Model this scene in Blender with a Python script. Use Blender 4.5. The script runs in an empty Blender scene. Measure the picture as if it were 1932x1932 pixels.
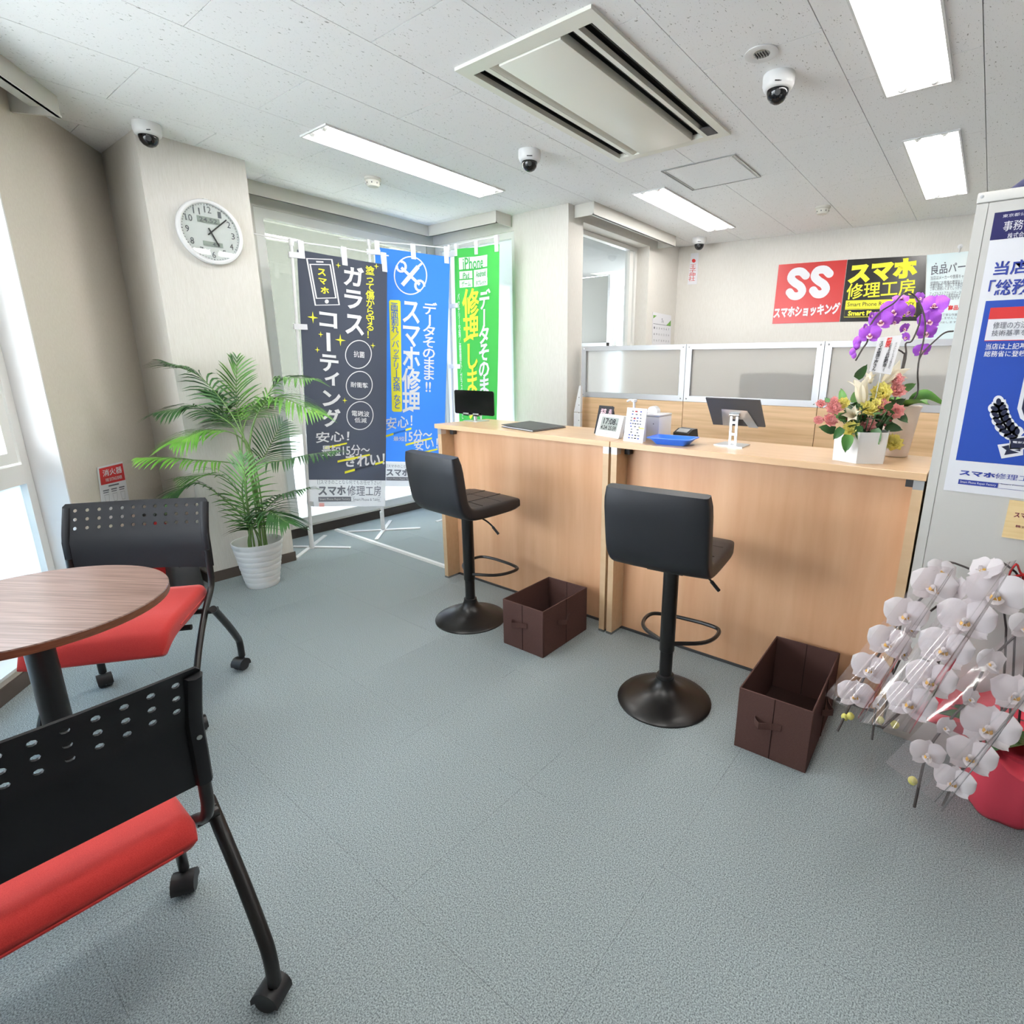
import bpy, bmesh, math, random
from mathutils import Vector, Matrix
random.seed(7)
PI = math.pi
S = bpy.context.scene
C = S.collection
# ------------------------------------------------------------------ camera
F_PX, PITCH, ROLL, YAW, CX, CY = 1024.1, .2546, -.0082, .6466, 1070.7, 961.3
CAM = Vector((0, 0, 1.322))
_f = Vector((-math.sin(YAW)*math.cos(PITCH), math.cos(YAW)*math.cos(PITCH), -math.sin(PITCH)))
_r0 = Vector((math.cos(YAW), math.sin(YAW), 0)); _d0 = _f.cross(_r0)
_r = _r0*math.cos(ROLL)+_d0*math.sin(ROLL); _d = _d0*math.cos(ROLL)-_r0*math.sin(ROLL)
cam = bpy.data.objects.new('camera', bpy.data.cameras.new('camera')); C.objects.link(cam)
cam.data.sensor_width = 36; cam.data.lens = F_PX/1932*36
cam.data.shift_x = (966-CX)/1932; cam.data.shift_y = (CY-966)/1932
cam.data.clip_start = .02
cam.matrix_world = Matrix(((_r.x, -_d.x, -_f.x, CAM.x), (_r.y, -_d.y, -_f.y, CAM.y), (_r.z, -_d.z, -_f.z, CAM.z), (0, 0, 0, 1)))
S.camera = cam
# ------------------------------------------------------------------ world, exposure
TUBE = 40.0
w = bpy.data.worlds.new('world'); S.world = w; w.use_nodes = True
bg = w.node_tree.nodes['Background']; bg.inputs[0].default_value = (.90, .95, 1, 1); bg.inputs[1].default_value = 18.0
S.view_settings.view_transform = 'Standard'; S.view_settings.look = 'None'
S.view_settings.exposure = 0.2; S.view_settings.gamma = 1.0; S.view_settings.use_curve_mapping = False
# ------------------------------------------------------------------ helpers: a point of the room seen at a measured spot of the photograph
def ray(x, y): return _r*((x-CX)/F_PX)+_d*((y-CY)/F_PX)+_f
def onz(x, y, z): d = ray(x, y); return CAM+d*((z-CAM.z)/d.z)
def onx(x, y, X): d = ray(x, y); return CAM+d*((X-CAM.x)/d.x)
def ony(x, y, Y): d = ray(x, y); return CAM+d*((Y-CAM.y)/d.y)
def onpl(x, y, p, n): d = ray(x, y); n = Vector(n); return CAM+d*((Vector(p)-CAM).dot(n)/d.dot(n))
def atz(x, y, z): return CAM+ray(x, y)*z
CZ = 2.49
# ------------------------------------------------------------------ materials
def lin(c):
    return tuple(((v/255)/12.92 if v/255 <= .04045 else ((v/255+.055)/1.055)**2.4) for v in c)+(1,)
MATS = {}
def mat(name, col, rough=.5, metal=0, spec=.5, noise=None, col2=None, bump=0, bscale=(200, 200, 200), alpha=None, coat=0, sheen=0, sss=0):
    if name in MATS: return MATS[name]
    m = bpy.data.materials.new(name); m.use_nodes = True; nt = m.node_tree; b = nt.nodes['Principled BSDF']
    b.inputs['Base Color'].default_value = lin(col); b.inputs['Roughness'].default_value = rough
    b.inputs['Metallic'].default_value = metal; b.inputs['Specular IOR Level'].default_value = spec
    b.inputs['Coat Weight'].default_value = coat; b.inputs['Sheen Weight'].default_value = sheen
    if noise or bump:
        tc = nt.nodes.new('ShaderNodeTexCoord')
    if noise:
        sc, lo, hi, det = noise
        mp = nt.nodes.new('ShaderNodeMapping'); mp.inputs['Scale'].default_value = sc
        nz = nt.nodes.new('ShaderNodeTexNoise'); nz.inputs['Scale'].default_value = 1; nz.inputs['Detail'].default_value = det
        rp = nt.nodes.new('ShaderNodeValToRGB'); rp.color_ramp.elements[0].position = lo; rp.color_ramp.elements[1].position = hi
        rp.color_ramp.elements[0].color = lin(col); rp.color_ramp.elements[1].color = lin(col2)
        nt.links.new(tc.outputs['Object'], mp.inputs[0]); nt.links.new(mp.outputs[0], nz.inputs['Vector'])
        nt.links.new(nz.outputs['Fac'], rp.inputs[0]); nt.links.new(rp.outputs[0], b.inputs['Base Color'])
    if bump:
        mp2 = nt.nodes.new('ShaderNodeMapping'); mp2.inputs['Scale'].default_value = bscale
        n2 = nt.nodes.new('ShaderNodeTexNoise'); n2.inputs['Scale'].default_value = 1; n2.inputs['Detail'].default_value = 2
        bp = nt.nodes.new('ShaderNodeBump'); bp.inputs['Strength'].default_value = bump; bp.inputs['Distance'].default_value = .004
        nt.links.new(tc.outputs['Object'], mp2.inputs[0]); nt.links.new(mp2.outputs[0], n2.inputs['Vector'])
        nt.links.new(n2.outputs['Fac'], bp.inputs['Height']); nt.links.new(bp.outputs[0], b.inputs['Normal'])
    MATS[name] = m
    return m
def emis(name, col, st):
    m = bpy.data.materials.new(name); m.use_nodes = True; nt = m.node_tree; nt.nodes.remove(nt.nodes['Principled BSDF'])
    e = nt.nodes.new('ShaderNodeEmission'); e.inputs[0].default_value = lin(col); e.inputs[1].default_value = st
    nt.links.new(e.outputs[0], nt.nodes['Material Output'].inputs[0]); MATS[name] = m; return m
def pane_mat(name, tint, refl=1.0, frost=0.0, frost_col=(240, 245, 250), ior=1.45, grough=.02):
    "thin sheet: lets light straight through (tinted), scatters a share of it (frost), mirrors by fresnel"
    m = bpy.data.materials.new(name); m.use_nodes = True; nt = m.node_tree; nt.nodes.remove(nt.nodes['Principled BSDF'])
    out = nt.nodes['Material Output']
    tr = nt.nodes.new('ShaderNodeBsdfTransparent'); tr.inputs[0].default_value = lin(tint); cur = tr
    if frost:
        tl = nt.nodes.new('ShaderNodeBsdfTranslucent'); tl.inputs[0].default_value = lin(frost_col)
        df = nt.nodes.new('ShaderNodeBsdfDiffuse'); df.inputs[0].default_value = lin(frost_col)
        a = nt.nodes.new('ShaderNodeMixShader'); a.inputs[0].default_value = .4
        nt.links.new(tl.outputs[0], a.inputs[1]); nt.links.new(df.outputs[0], a.inputs[2])
        mx = nt.nodes.new('ShaderNodeMixShader'); mx.inputs[0].default_value = frost
        nt.links.new(tr.outputs[0], mx.inputs[1]); nt.links.new(a.outputs[0], mx.inputs[2]); cur = mx
    if refl:
        gl = nt.nodes.new('ShaderNodeBsdfGlossy'); gl.inputs['Roughness'].default_value = grough
        lw = nt.nodes.new('ShaderNodeLayerWeight'); lw.inputs[0].default_value = .5
        pw = nt.nodes.new('ShaderNodeMath'); pw.operation = 'POWER'; pw.inputs[1].default_value = 5
        ml = nt.nodes.new('ShaderNodeMath'); ml.operation = 'MULTIPLY_ADD'; ml.inputs[1].default_value = .95*refl; ml.inputs[2].default_value = .04*refl
        ml.use_clamp = True
        nt.links.new(lw.outputs['Facing'], pw.inputs[0]); nt.links.new(pw.outputs[0], ml.inputs[0])
        mx2 = nt.nodes.new('ShaderNodeMixShader')
        nt.links.new(ml.outputs[0], mx2.inputs[0]); nt.links.new(cur.outputs[0], mx2.inputs[1]); nt.links.new(gl.outputs[0], mx2.inputs[2]); cur = mx2
    nt.links.new(cur.outputs[0], out.inputs[0]); MATS[name] = m
    return m
def cloth_mat(name, col, share=.3):
    "thin woven cloth: part of the light behind it shines through"
    m = bpy.data.materials.new(name); m.use_nodes = True; nt = m.node_tree; nt.nodes.remove(nt.nodes['Principled BSDF'])
    df = nt.nodes.new('ShaderNodeBsdfDiffuse'); tl = nt.nodes.new('ShaderNodeBsdfTranslucent'); mx = nt.nodes.new('ShaderNodeMixShader'); mx.inputs[0].default_value = share
    df.inputs[0].default_value = lin(col); tl.inputs[0].default_value = lin(col)
    nt.links.new(df.outputs[0], mx.inputs[1]); nt.links.new(tl.outputs[0], mx.inputs[2]); nt.links.new(mx.outputs[0], nt.nodes['Material Output'].inputs[0]); MATS[name] = m
def ceiling_mat():
    m = bpy.data.materials.new('rockwool_board'); m.use_nodes = True; nt = m.node_tree; b = nt.nodes['Principled BSDF']
    b.inputs['Roughness'].default_value = .95; b.inputs['Specular IOR Level'].default_value = .1
    tc = nt.nodes.new('ShaderNodeTexCoord'); oi = nt.nodes.new('ShaderNodeObjectInfo')
    ad = nt.nodes.new('ShaderNodeVectorMath'); ad.operation = 'ADD'
    sc = nt.nodes.new('ShaderNodeVectorMath'); sc.operation = 'SCALE'; sc.inputs[3].default_value = 7
    cb = nt.nodes.new('ShaderNodeCombineXYZ')
    nt.links.new(oi.outputs['Random'], cb.inputs[0]); nt.links.new(oi.outputs['Random'], cb.inputs[1]); nt.links.new(cb.outputs[0], sc.inputs[0])
    nt.links.new(tc.outputs['Object'], ad.inputs[0]); nt.links.new(sc.outputs[0], ad.inputs[1])
    outs = []
    for scale, lo, hi in (((150, 55, 1), .70, .74), ((330, 120, 1), .70, .75)):
        mp = nt.nodes.new('ShaderNodeMapping'); mp.inputs['Scale'].default_value = scale
        nz = nt.nodes.new('ShaderNodeTexNoise'); nz.inputs['Scale'].default_value = 1; nz.inputs['Detail'].default_value = 1.5
        rp = nt.nodes.new('ShaderNodeMapRange'); rp.inputs['From Min'].default_value = lo; rp.inputs['From Max'].default_value = hi
        nt.links.new(ad.outputs[0], mp.inputs[0]); nt.links.new(mp.outputs[0], nz.inputs['Vector']); nt.links.new(nz.outputs['Fac'], rp.inputs[0])
        outs.append(rp)
    mx = nt.nodes.new('ShaderNodeMath'); mx.operation = 'MAXIMUM'
    nt.links.new(outs[0].outputs[0], mx.inputs[0]); nt.links.new(outs[1].outputs[0], mx.inputs[1])
    col = nt.nodes.new('ShaderNodeMix'); col.data_type = 'RGBA'
    col.inputs[6].default_value = lin((242, 242, 242)); col.inputs[7].default_value = lin((168, 168, 164))
    nt.links.new(mx.outputs[0], col.inputs[0]); nt.links.new(col.outputs[2], b.inputs['Base Color'])
    MATS['board'] = m; return m
def M(n): return MATS[n]
mat('carpet', (90, 98, 100), .95, spec=.1, noise=((300, 300, 300), .32, .66, 6), col2=(172, 183, 186), bump=.1, bscale=(520, 520, 520))
mat('groove', (118, 127, 129), .95, spec=.1)
mat('ceilgroove', (84, 84, 82), .95, spec=.1)
ceiling_mat()
mat('wallpaper', (209, 205, 197), .9, spec=.15, noise=((500, 500, 22), .3, .7, 2), col2=(220, 217, 211), bump=.15, bscale=(400, 400, 30))
mat('wallbeige', (206, 198, 186), .9, spec=.15, noise=((300, 300, 60), .3, .7, 2), col2=(214, 207, 196))
mat('base', (84, 74, 68), .6)
mat('baseblack', (52, 46, 42), .6)
mat('frame', (226, 226, 222), .35)
mat('alu', (178, 180, 182), .35, .25)
mat('trimgrey', (206, 204, 196), .45)
mat('white', (222, 222, 221), .4)
mat('whitegloss', (224, 224, 225), .25)
mat('paper', (222, 222, 226), .7)
mat('metalwhite', (200, 198, 193), .35)
mat('black', (26, 26, 28), .45)
mat('blackgloss', (14, 14, 17), .12)
mat('blacklens', (12, 12, 15), .08)
mat('leather', (22, 23, 28), .45, bump=.12, bscale=(500, 500, 500))
mat('stitch', (16, 16, 18), .7)
mat('blackmetal', (26, 25, 25), .34, .2)
mat('plastic', (18, 19, 23), .5, spec=.3, bump=.05, bscale=(900, 900, 900))
mat('redfabric', (166, 42, 40), .9, spec=.2, noise=((700, 700, 700), .3, .7, 2), col2=(184, 56, 52), sheen=.15)
mat('maple', (208, 157, 118), .38, noise=((13, 13, 1.3), .28, .75, 6), col2=(226, 181, 142))
mat('mapletop', (214, 176, 136), .3, noise=((1.6, 40, 26), .3, .75, 4), col2=(224, 190, 152))
mat('mapleedge', (204, 172, 134), .45, noise=((1.6, 40, 26), .3, .75, 3), col2=(212, 182, 146))
mat('oakpanel', (196, 160, 118), .5, noise=((2.2, 30, 46), .3, .72, 5), col2=(222, 188, 146))
mat('walnut', (92, 68, 62), .28, noise=((5, 130, 5), .28, .74, 6), col2=(150, 124, 116))
mat('walnutedge', (98, 58, 40), .45, noise=((30, 30, 300), .3, .7, 3), col2=(124, 78, 54))
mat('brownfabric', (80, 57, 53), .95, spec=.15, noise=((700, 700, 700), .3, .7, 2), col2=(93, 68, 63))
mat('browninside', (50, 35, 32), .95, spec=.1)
cloth_mat('clothblack', (80, 84, 97))
cloth_mat('clothblue', (72, 138, 236))
cloth_mat('clothgreen', (82, 190, 92))
cloth_mat('clothwhite', (230, 232, 236))
mat('printwhite', (226, 226, 230), .8)
mat('printyellow', (246, 240, 66), .8)
mat('printgrey', (120, 124, 136), .8)
mat('printblue', (52, 110, 210), .8)
mat('printgreen', (66, 170, 84), .8)
mat('inkblack', (34, 34, 40), .7)
mat('inkgrey', (96, 98, 108), .7)
mat('inkred', (206, 50, 50), .7)
mat('inknavy', (44, 62, 150), .7)
mat('signred', (192, 40, 36), .28)
mat('signblack', (28, 26, 26), .2)
mat('signcyan', (206, 226, 230), .3, noise=((3, 3, 2.2), .35, .65, 2), col2=(232, 240, 240))
mat('posterblue', (34, 72, 166), .45)
mat('ribbonnavy', (22, 28, 58), .5)
mat('platenavy', (36, 36, 92), .3)
mat('woodplaque', (226, 196, 140), .6, noise=((4, 4, 90), .3, .7, 3), col2=(236, 210, 160))
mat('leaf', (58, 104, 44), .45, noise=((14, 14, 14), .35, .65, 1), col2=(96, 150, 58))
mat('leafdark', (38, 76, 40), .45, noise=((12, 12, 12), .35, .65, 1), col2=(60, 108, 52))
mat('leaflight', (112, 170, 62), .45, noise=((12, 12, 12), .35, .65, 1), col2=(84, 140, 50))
mat('stemgreen', (104, 136, 74), .5)
mat('stemdark', (54, 46, 44), .6)
mat('beigepot', (226, 212, 203), .6)
mat('moss', (92, 72, 50), .95)
cloth_mat('petalwhite', (236, 232, 234), .35)
mat('petalpurple', (160, 74, 208), .6, noise=((60, 60, 60), .3, .7, 2), col2=(182, 98, 222))
mat('lipgold', (222, 172, 70), .6)
mat('lippink', (238, 196, 206), .6)
mat('lipdark', (120, 40, 60), .6)
mat('budyellow', (212, 204, 110), .6)
cloth_mat('carnpink', (255, 194, 192), .35)
cloth_mat('carnyellow', (255, 246, 156), .35)
cloth_mat('lily', (244, 236, 216), .35)
mat('berry', (110, 36, 40), .6)
mat('pinkwrap', (224, 72, 90), .6)
mat('bluetray', (60, 124, 245), .3)
mat('silver', (206, 208, 210), .3, .7)
mat('steel', (170, 172, 172), .25, .8)
mat('lcd', (150, 158, 154), .4)
mat('greybox', (214, 214, 217), .45)
mat('darkgrey', (58, 58, 60), .55)
mat('folder', (62, 66, 66), .6)
mat('extred', (190, 30, 30), .3)
mat('smokegrey', (216, 214, 204), .5)
mat('acwhite', (228, 227, 216), .4)
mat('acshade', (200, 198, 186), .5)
mat('reflector', (244, 244, 240), .35)
mat('navycloth', (44, 46, 78), .9)
mat('outwall', (74, 75, 70), .9)
mat('outwhite', (150, 150, 146), .8); mat('outceil', (150, 150, 148), .8)
mat('outpale', (170, 186, 196), .8)
mat('pave', (205, 205, 200), .9)
emis('tube', (254, 251, 248), TUBE)
pane_mat('glass', (248, 249, 250), 1.0)
pane_mat('glassdim', (232, 233, 228), 1.6, frost=.3, frost_col=(150, 152, 144))
pane_mat('frosted', (255, 255, 255), .5, frost=.85, frost_col=(244, 248, 252))
pane_mat('frostfilm', (230, 240, 248), .5, frost=.985, frost_col=(206, 220, 230))
pane_mat('cello', (250, 246, 248), 2.6, frost=.1, frost_col=(250, 240, 244), ior=1.5, grough=.12)
pane_mat('clockglass', (250, 252, 250), 1.0)
def frostglass():
    m = bpy.data.materials.new('frostpanel'); m.use_nodes = True; nt = m.node_tree; nt.nodes.remove(nt.nodes['Principled BSDF'])
    rf = nt.nodes.new('ShaderNodeBsdfRefraction'); rf.inputs['Roughness'].default_value = .45; rf.inputs['IOR'].default_value = 1.08; rf.inputs['Color'].default_value = lin((250, 250, 250))
    tl = nt.nodes.new('ShaderNodeBsdfTranslucent'); tl.inputs[0].default_value = lin((244, 243, 240)); df = nt.nodes.new('ShaderNodeBsdfDiffuse'); df.inputs[0].default_value = lin((232, 231, 228))
    a = nt.nodes.new('ShaderNodeMixShader'); a.inputs[0].default_value = .3; b = nt.nodes.new('ShaderNodeMixShader'); b.inputs[0].default_value = .4
    nt.links.new(tl.outputs[0], a.inputs[1]); nt.links.new(df.outputs[0], a.inputs[2]); nt.links.new(rf.outputs[0], b.inputs[1]); nt.links.new(a.outputs[0], b.inputs[2]); nt.links.new(b.outputs[0], nt.nodes['Material Output'].inputs[0])
    MATS['frostpanel'] = m
frostglass()
# ------------------------------------------------------------------ mesh helpers
def nb(): return bmesh.new()
ROOT = {}
def finish(bm, name, material, smooth=40):
    bmesh.ops.recalc_face_normals(bm, faces=bm.faces)
    me = bpy.data.meshes.new(name); bm.to_mesh(me); bm.free()
    me.materials.append(M(material) if isinstance(material, str) else material)
    if smooth:
        me.polygons.foreach_set('use_smooth', [True]*len(me.polygons)); me.set_sharp_from_angle(angle=math.radians(smooth))
    return me
def rootm(p):
    while p is not None and p.parent is not None: p = p.parent
    return ROOT.get(p.name, Matrix()) if p is not None else Matrix()
def obj(name, bm, material, parent=None, world=True, smooth=40, label=None, kind=None):
    "one mesh object; world=True: vertices are in room coordinates"
    if parent is not None and world:
        bmesh.ops.transform(bm, matrix=rootm(parent).inverted(), verts=bm.verts)
    o = bpy.data.objects.new(name, finish(bm, name, material, smooth)); C.objects.link(o)
    if parent is not None: o.parent = parent
    if label: o['label'] = label
    if kind: o['kind'] = kind
    return o
def inst(name, me, parent, mw):
    o = bpy.data.objects.new(name, me); C.objects.link(o); o.parent = parent
    o.matrix_local = rootm(parent).inverted() @ mw
    return o
def tag(o, label, cat, group=None):
    o['label'] = label; o['category'] = cat
    if group: o['group'] = group
    return o
def thing(name, label, cat, loc=(0, 0, 0), rz=0, group=None):
    o = bpy.data.objects.new(name, None); C.objects.link(o); o.empty_display_size = .05
    o.location = loc; o.rotation_euler = (0, 0, rz)
    ROOT[o.name] = Matrix.Translation(Vector(loc)) @ Matrix.Rotation(rz, 4, 'Z')
    return tag(o, label, cat, group)
def struct(name, bm=None, material=None, parent=None, smooth=0):
    if bm is None:
        o = bpy.data.objects.new(name, None); C.objects.link(o); o.empty_display_size = .05; ROOT[o.name] = Matrix()
    else: o = obj(name, bm, material, parent, smooth=smooth)
    o['kind'] = 'structure'; return o
def copytree(o, loc, rz, parent=None):
    c = o.copy(); C.objects.link(c); c.parent = parent
    if parent is None:
        c.location = loc; c.rotation_euler = (0, 0, rz)
        ROOT[c.name] = Matrix.Translation(Vector(loc)) @ Matrix.Rotation(rz, 4, 'Z')
    for ch in list(o.children): copytree(ch, None, None, c)
    return c
def box(bm, x0, x1, y0, y1, z0, z1, bev=0, seg=2, mx=None):
    vs = [bm.verts.new((x, y, z)) for x in (x0, x1) for y in (y0, y1) for z in (z0, z1)]
    fs = [bm.faces.new([vs[i] for i in q]) for q in ((0, 1, 3, 2), (4, 6, 7, 5), (0, 4, 5, 1), (2, 3, 7, 6), (0, 2, 6, 4), (1, 5, 7, 3))]
    if bev:
        es = list({e for f in fs for e in f.edges})
        r = bmesh.ops.bevel(bm, geom=es, offset=bev, segments=seg, profile=.5, affect='EDGES')
        vs = list({v for f in r['faces'] for v in f.verts} | {v for v in vs if v.is_valid})
    if mx is not None: bmesh.ops.transform(bm, matrix=mx, verts=[v for v in vs if v.is_valid])
    return vs
def loft(bm, loops, cap=True, closed=True, ring=False):
    rs = [[bm.verts.new(p) for p in L] for L in loops]; n = len(rs[0])
    pairs = list(zip(rs, rs[1:]))+([(rs[-1], rs[0])] if ring else [])
    for a, b in pairs:
        for i in range(n if closed else n-1):
            j = (i+1) % n
            bm.faces.new((a[i], a[j], b[j], b[i]))
    if cap and not ring and closed:
        bm.faces.new(rs[0][::-1]); bm.faces.new(rs[-1])
    return rs
def tube(bm, pts, r, n=8, ring=False, flat=None):
    pts = [Vector(p) for p in pts]; k = len(pts)
    rr = r if isinstance(r, (list, tuple)) else [r]*k
    loops = []; up = None
    for i, p in enumerate(pts):
        if ring: t = pts[(i+1) % k]-pts[i-1]
        else: t = (pts[min(i+1, k-1)]-pts[max(i-1, 0)])
        t.normalize()
        if up is None:
            up = Vector((0, 0, 1)) if abs(t.z) < .9 else Vector((1, 0, 0))
        a = t.cross(up)
        if a.length < 1e-6: a = t.orthogonal()
        a.normalize(); b = a.cross(t); up = b
        loops.append([p+(a*math.cos(2*PI*j/n)+b*math.sin(2*PI*j/n)*(flat or 1))*rr[i] for j in range(n)])
    loft(bm, loops, cap=not ring, ring=ring)
def lathe(bm, prof, n=24, c=(0, 0, 0), mx=None):
    loops = []
    for r, z in prof:
        r = max(r, 1e-4)
        loops.append([Vector((c[0]+r*math.cos(2*PI*j/n), c[1]+r*math.sin(2*PI*j/n), c[2]+z)) for j in range(n)])
    if mx is not None: loops = [[mx @ p for p in L] for L in loops]
    loft(bm, loops)
def smoothpath(pts, n=6):
    "catmull-rom through points"
    P = [Vector(p) for p in pts]; P = [P[0]*2-P[1]]+P+[P[-1]*2-P[-2]]; out = []
    for i in range(1, len(P)-2):
        for s in range(n):
            t = s/n; a, b, c, d = P[i-1], P[i], P[i+1], P[i+2]
            out.append(.5*((2*b)+(c-a)*t+(2*a-5*b+4*c-d)*t*t+(3*b-a-3*c+d)*t*t*t))
    out.append(P[-2]); return out
def rrect(w, h, r, n=4):
    pts = []
    for cx, cy, a0 in ((w/2-r, h/2-r, 0), (-w/2+r, h/2-r, 90), (-w/2+r, -h/2+r, 180), (w/2-r, -h/2+r, 270)):
        for i in range(n+1):
            a = math.radians(a0+90*i/n); pts.append((cx+r*math.cos(a), cy+r*math.sin(a)))
    return pts
class Quad:
    "a flat (or gently waving) sheet given by its corners; s runs right, t runs down"
    def __init__(q, tl, tr, bl, br, wave=None, toward=CAM):
        q.P = [Vector(v) for v in (tl, tr, bl, br)]; q.wave = wave
        n = (q.P[1]-q.P[0]).cross(q.P[2]-q.P[0]).normalized()
        if n.dot(Vector(toward)-q.P[0]) < 0: n = -n
        q.N = n; q.W = (q.P[1]-q.P[0]).length; q.H = (q.P[2]-q.P[0]).length
    def at(q, s, t, w=0):
        a, b, c, d = q.P
        p = (a*(1-s)+b*s)*(1-t)+(c*(1-s)+d*s)*t
        return p+q.N*(w+(q.wave(s, t) if q.wave else 0))
    def st(q, x, y):
        "sheet coordinates of a measured photo spot"
        p = onpl(x, y, q.P[0], q.N); s = t = .5
        for _ in range(12):
            e = p-q.at0(s, t); js = q.at0(s+1e-3, t)-q.at0(s, t); jt = q.at0(s, t+1e-3)-q.at0(s, t)
            js *= 1e3; jt *= 1e3
            a11, a12, a22 = js.dot(js), js.dot(jt), jt.dot(jt); b1, b2 = js.dot(e), jt.dot(e); D = a11*a22-a12*a12
            s += (b1*a22-b2*a12)/D; t += (a11*b2-a12*b1)/D
        return s, t
    def at0(q, s, t):
        a, b, c, d = q.P
        return (a*(1-s)+b*s)*(1-t)+(c*(1-s)+d*s)*t
    def sheet(q, bm, s0=0, t0=0, s1=1, t1=1, w=0, th=.002, ns=1, nt=1):
        for wv in ((w, w-th) if th else (w,)):
            g = [[bm.verts.new(q.at(s0+(s1-s0)*i/ns, t0+(t1-t0)*j/nt, wv)) for i in range(ns+1)] for j in range(nt+1)]
            for j in range(nt):
                for i in range(ns): bm.faces.new((g[j][i], g[j][i+1], g[j+1][i+1], g[j+1][i]))
            if wv == w: top = g
        if th:
            def rim(g): return g[0]+[r[-1] for r in g[1:]]+g[-1][-2::-1]+[r[0] for r in g[-2:0:-1]]
            a, b = rim(top), rim(g)
            for i in range(len(a)): bm.faces.new((a[i], a[(i+1) % len(a)], b[(i+1) % len(a)], b[i]))
    def poly(q, bm, pts, w=.003, cut=0):
        "flat print: a filled outline in sheet coordinates"
        f = bm.faces.new([bm.verts.new(q.at(s, t, w)) for s, t in pts]); return f
    def outline(q, bm, pts, lw, w=.003, closed=True):
        "printed line of width lw (metres) along points given in sheet coordinates"
        P = [q.at0(s, t) for s, t in pts]; n = len(P)
        L = []
        for i in range(n):
            a = P[i-1] if (closed or i) else P[i]; b = P[(i+1) % n] if (closed or i < n-1) else P[i]
            tdir = (b-a).normalized(); side = tdir.cross(q.N)
            L.append((P[i]+side*lw/2, P[i]-side*lw/2))
        vs = [(bm.verts.new(a+q.N*(w+(q.wave(*pts[i]) if q.wave else 0))), bm.verts.new(b+q.N*(w+(q.wave(*pts[i]) if q.wave else 0)))) for i, (a, b) in enumerate(L)]
        for i in range(n if closed else n-1):
            a, b = vs[i], vs[(i+1) % n]; bm.faces.new((a[0], b[0], b[1], a[1]))
    def px(q, *pp): return [q.st(*p) for p in pp]
# ------------------------------------------------------------------ lettering
_tc = {}
def glyphs(body, bold):
    k = (body, bold)
    if k not in _tc:
        cu = bpy.data.curves.new('lettering', 'FONT'); cu.body = body; cu.resolution_u = 2; cu.offset = bold
        o = bpy.data.objects.new('lettering', cu); C.objects.link(o)
        me = bpy.data.meshes.new_from_object(o.evaluated_get(bpy.context.evaluated_depsgraph_get()))
        _tc[k] = ([(v.co.x, v.co.y) for v in me.vertices], [tuple(p.vertices) for p in me.polygons])
        bpy.data.objects.remove(o); bpy.data.curves.remove(cu); bpy.data.meshes.remove(me)
    return _tc[k]
def bbox(vs):
    xs = [v[0] for v in vs]; ys = [v[1] for v in vs]; return min(xs), max(xs), min(ys), max(ys)
def put(bm, q, verts, faces, w):
    vv = [bm.verts.new(q.at(s, t, w)) for s, t in verts]
    for f in faces:
        try: bm.faces.new([vv[i] for i in f])
        except ValueError: pass
def text(bm, q, body, a, b, bold=.02, w=.004, skew=0, px=True, rise=0):
    "one line of lettering filling the box a (top left) .. b (bottom right)"
    (s0, t0), (s1, t1) = (q.st(*a), q.st(*b)) if px else (a, b)
    vs, fs = glyphs(body, bold)
    if not vs: return
    x0, x1, y0, y1 = bbox(vs)
    out = []
    for x, y in vs:
        u = (x-x0)/(x1-x0); v = (y1-y)/(y1-y0)
        out.append((s0+(s1-s0)*(u+skew*(1-v)), t0+(t1-t0)*v-rise*u))
    put(bm, q, out, fs, w)
def vtext(bm, q, body, a, b, bold=.02, w=.004, px=True, slant=0):
    "a column of lettering, top to bottom, in the box a .. b"
    (s0, t0), (s1, t1) = (q.st(*a), q.st(*b)) if px else (a, b)
    kx = bbox(glyphs('国', 0)[0]); cx, cy = (kx[0]+kx[1])/2, (kx[2]+kx[3])/2; em = (kx[1]-kx[0])*1.04
    n = sum(.5 if ch == ' ' else 1 for ch in body); ch_h = (t1-t0)/n; t = t0
    for ch in body:
        if ch == ' ': t += ch_h*.5; continue
        vs, fs = glyphs(ch, bold); mid = t+ch_h/2; sm = (s0+s1)/2+slant*(mid-t0)
        out = []
        for x, y in vs:
            u, v = (x-cx)/em, (y-cy)/em
            if ch in 'ー〜…―': u, v = v, -u
            if ch in 'ッィョ': u, v = u+.08, v+.06
            out.append((sm+u*(s1-s0), mid-v*ch_h))
        put(bm, q, out, fs, w); t += ch_h
def lines(parent, material, name, q, items, w=.003):
    "each printed line is a part of its own"
    for body, a, b, bold, *px in items:
        bm = nb(); text(bm, q, body, a, b, bold, w=w, px=not px); obj(name, bm, material, parent, smooth=0)
def disc(q, c, rs, rt, n=28):
    return [(c[0]+rs*math.cos(2*PI*i/n), c[1]+rt*math.sin(2*PI*i/n)) for i in range(n)]
# ================================================================== THE SETTING
WD = Vector((.788, -.616, 0)).normalized(); WN = Vector((-WD.y, WD.x, 0))      # left wall: along, into the room
WP = Vector((-4.2, 1.14, 0))
def wl(t, d, z): return WP+WD*t+WN*d+Vector((0, 0, z))                           # left wall coordinates: along, into room, up
def slab(bm, fn, t0, t1, d0, d1, z0, z1):
    vs = [bm.verts.new(fn(t, d, z)) for t in (t0, t1) for d in (d0, d1) for z in (z0, z1)]
    for q in ((0, 1, 3, 2), (4, 6, 7, 5), (0, 4, 5, 1), (2, 3, 7, 6), (0, 2, 6, 4), (1, 5, 7, 3)): bm.faces.new([vs[i] for i in q])
def xyz(x, y, z): return Vector((x, y, z))
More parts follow.
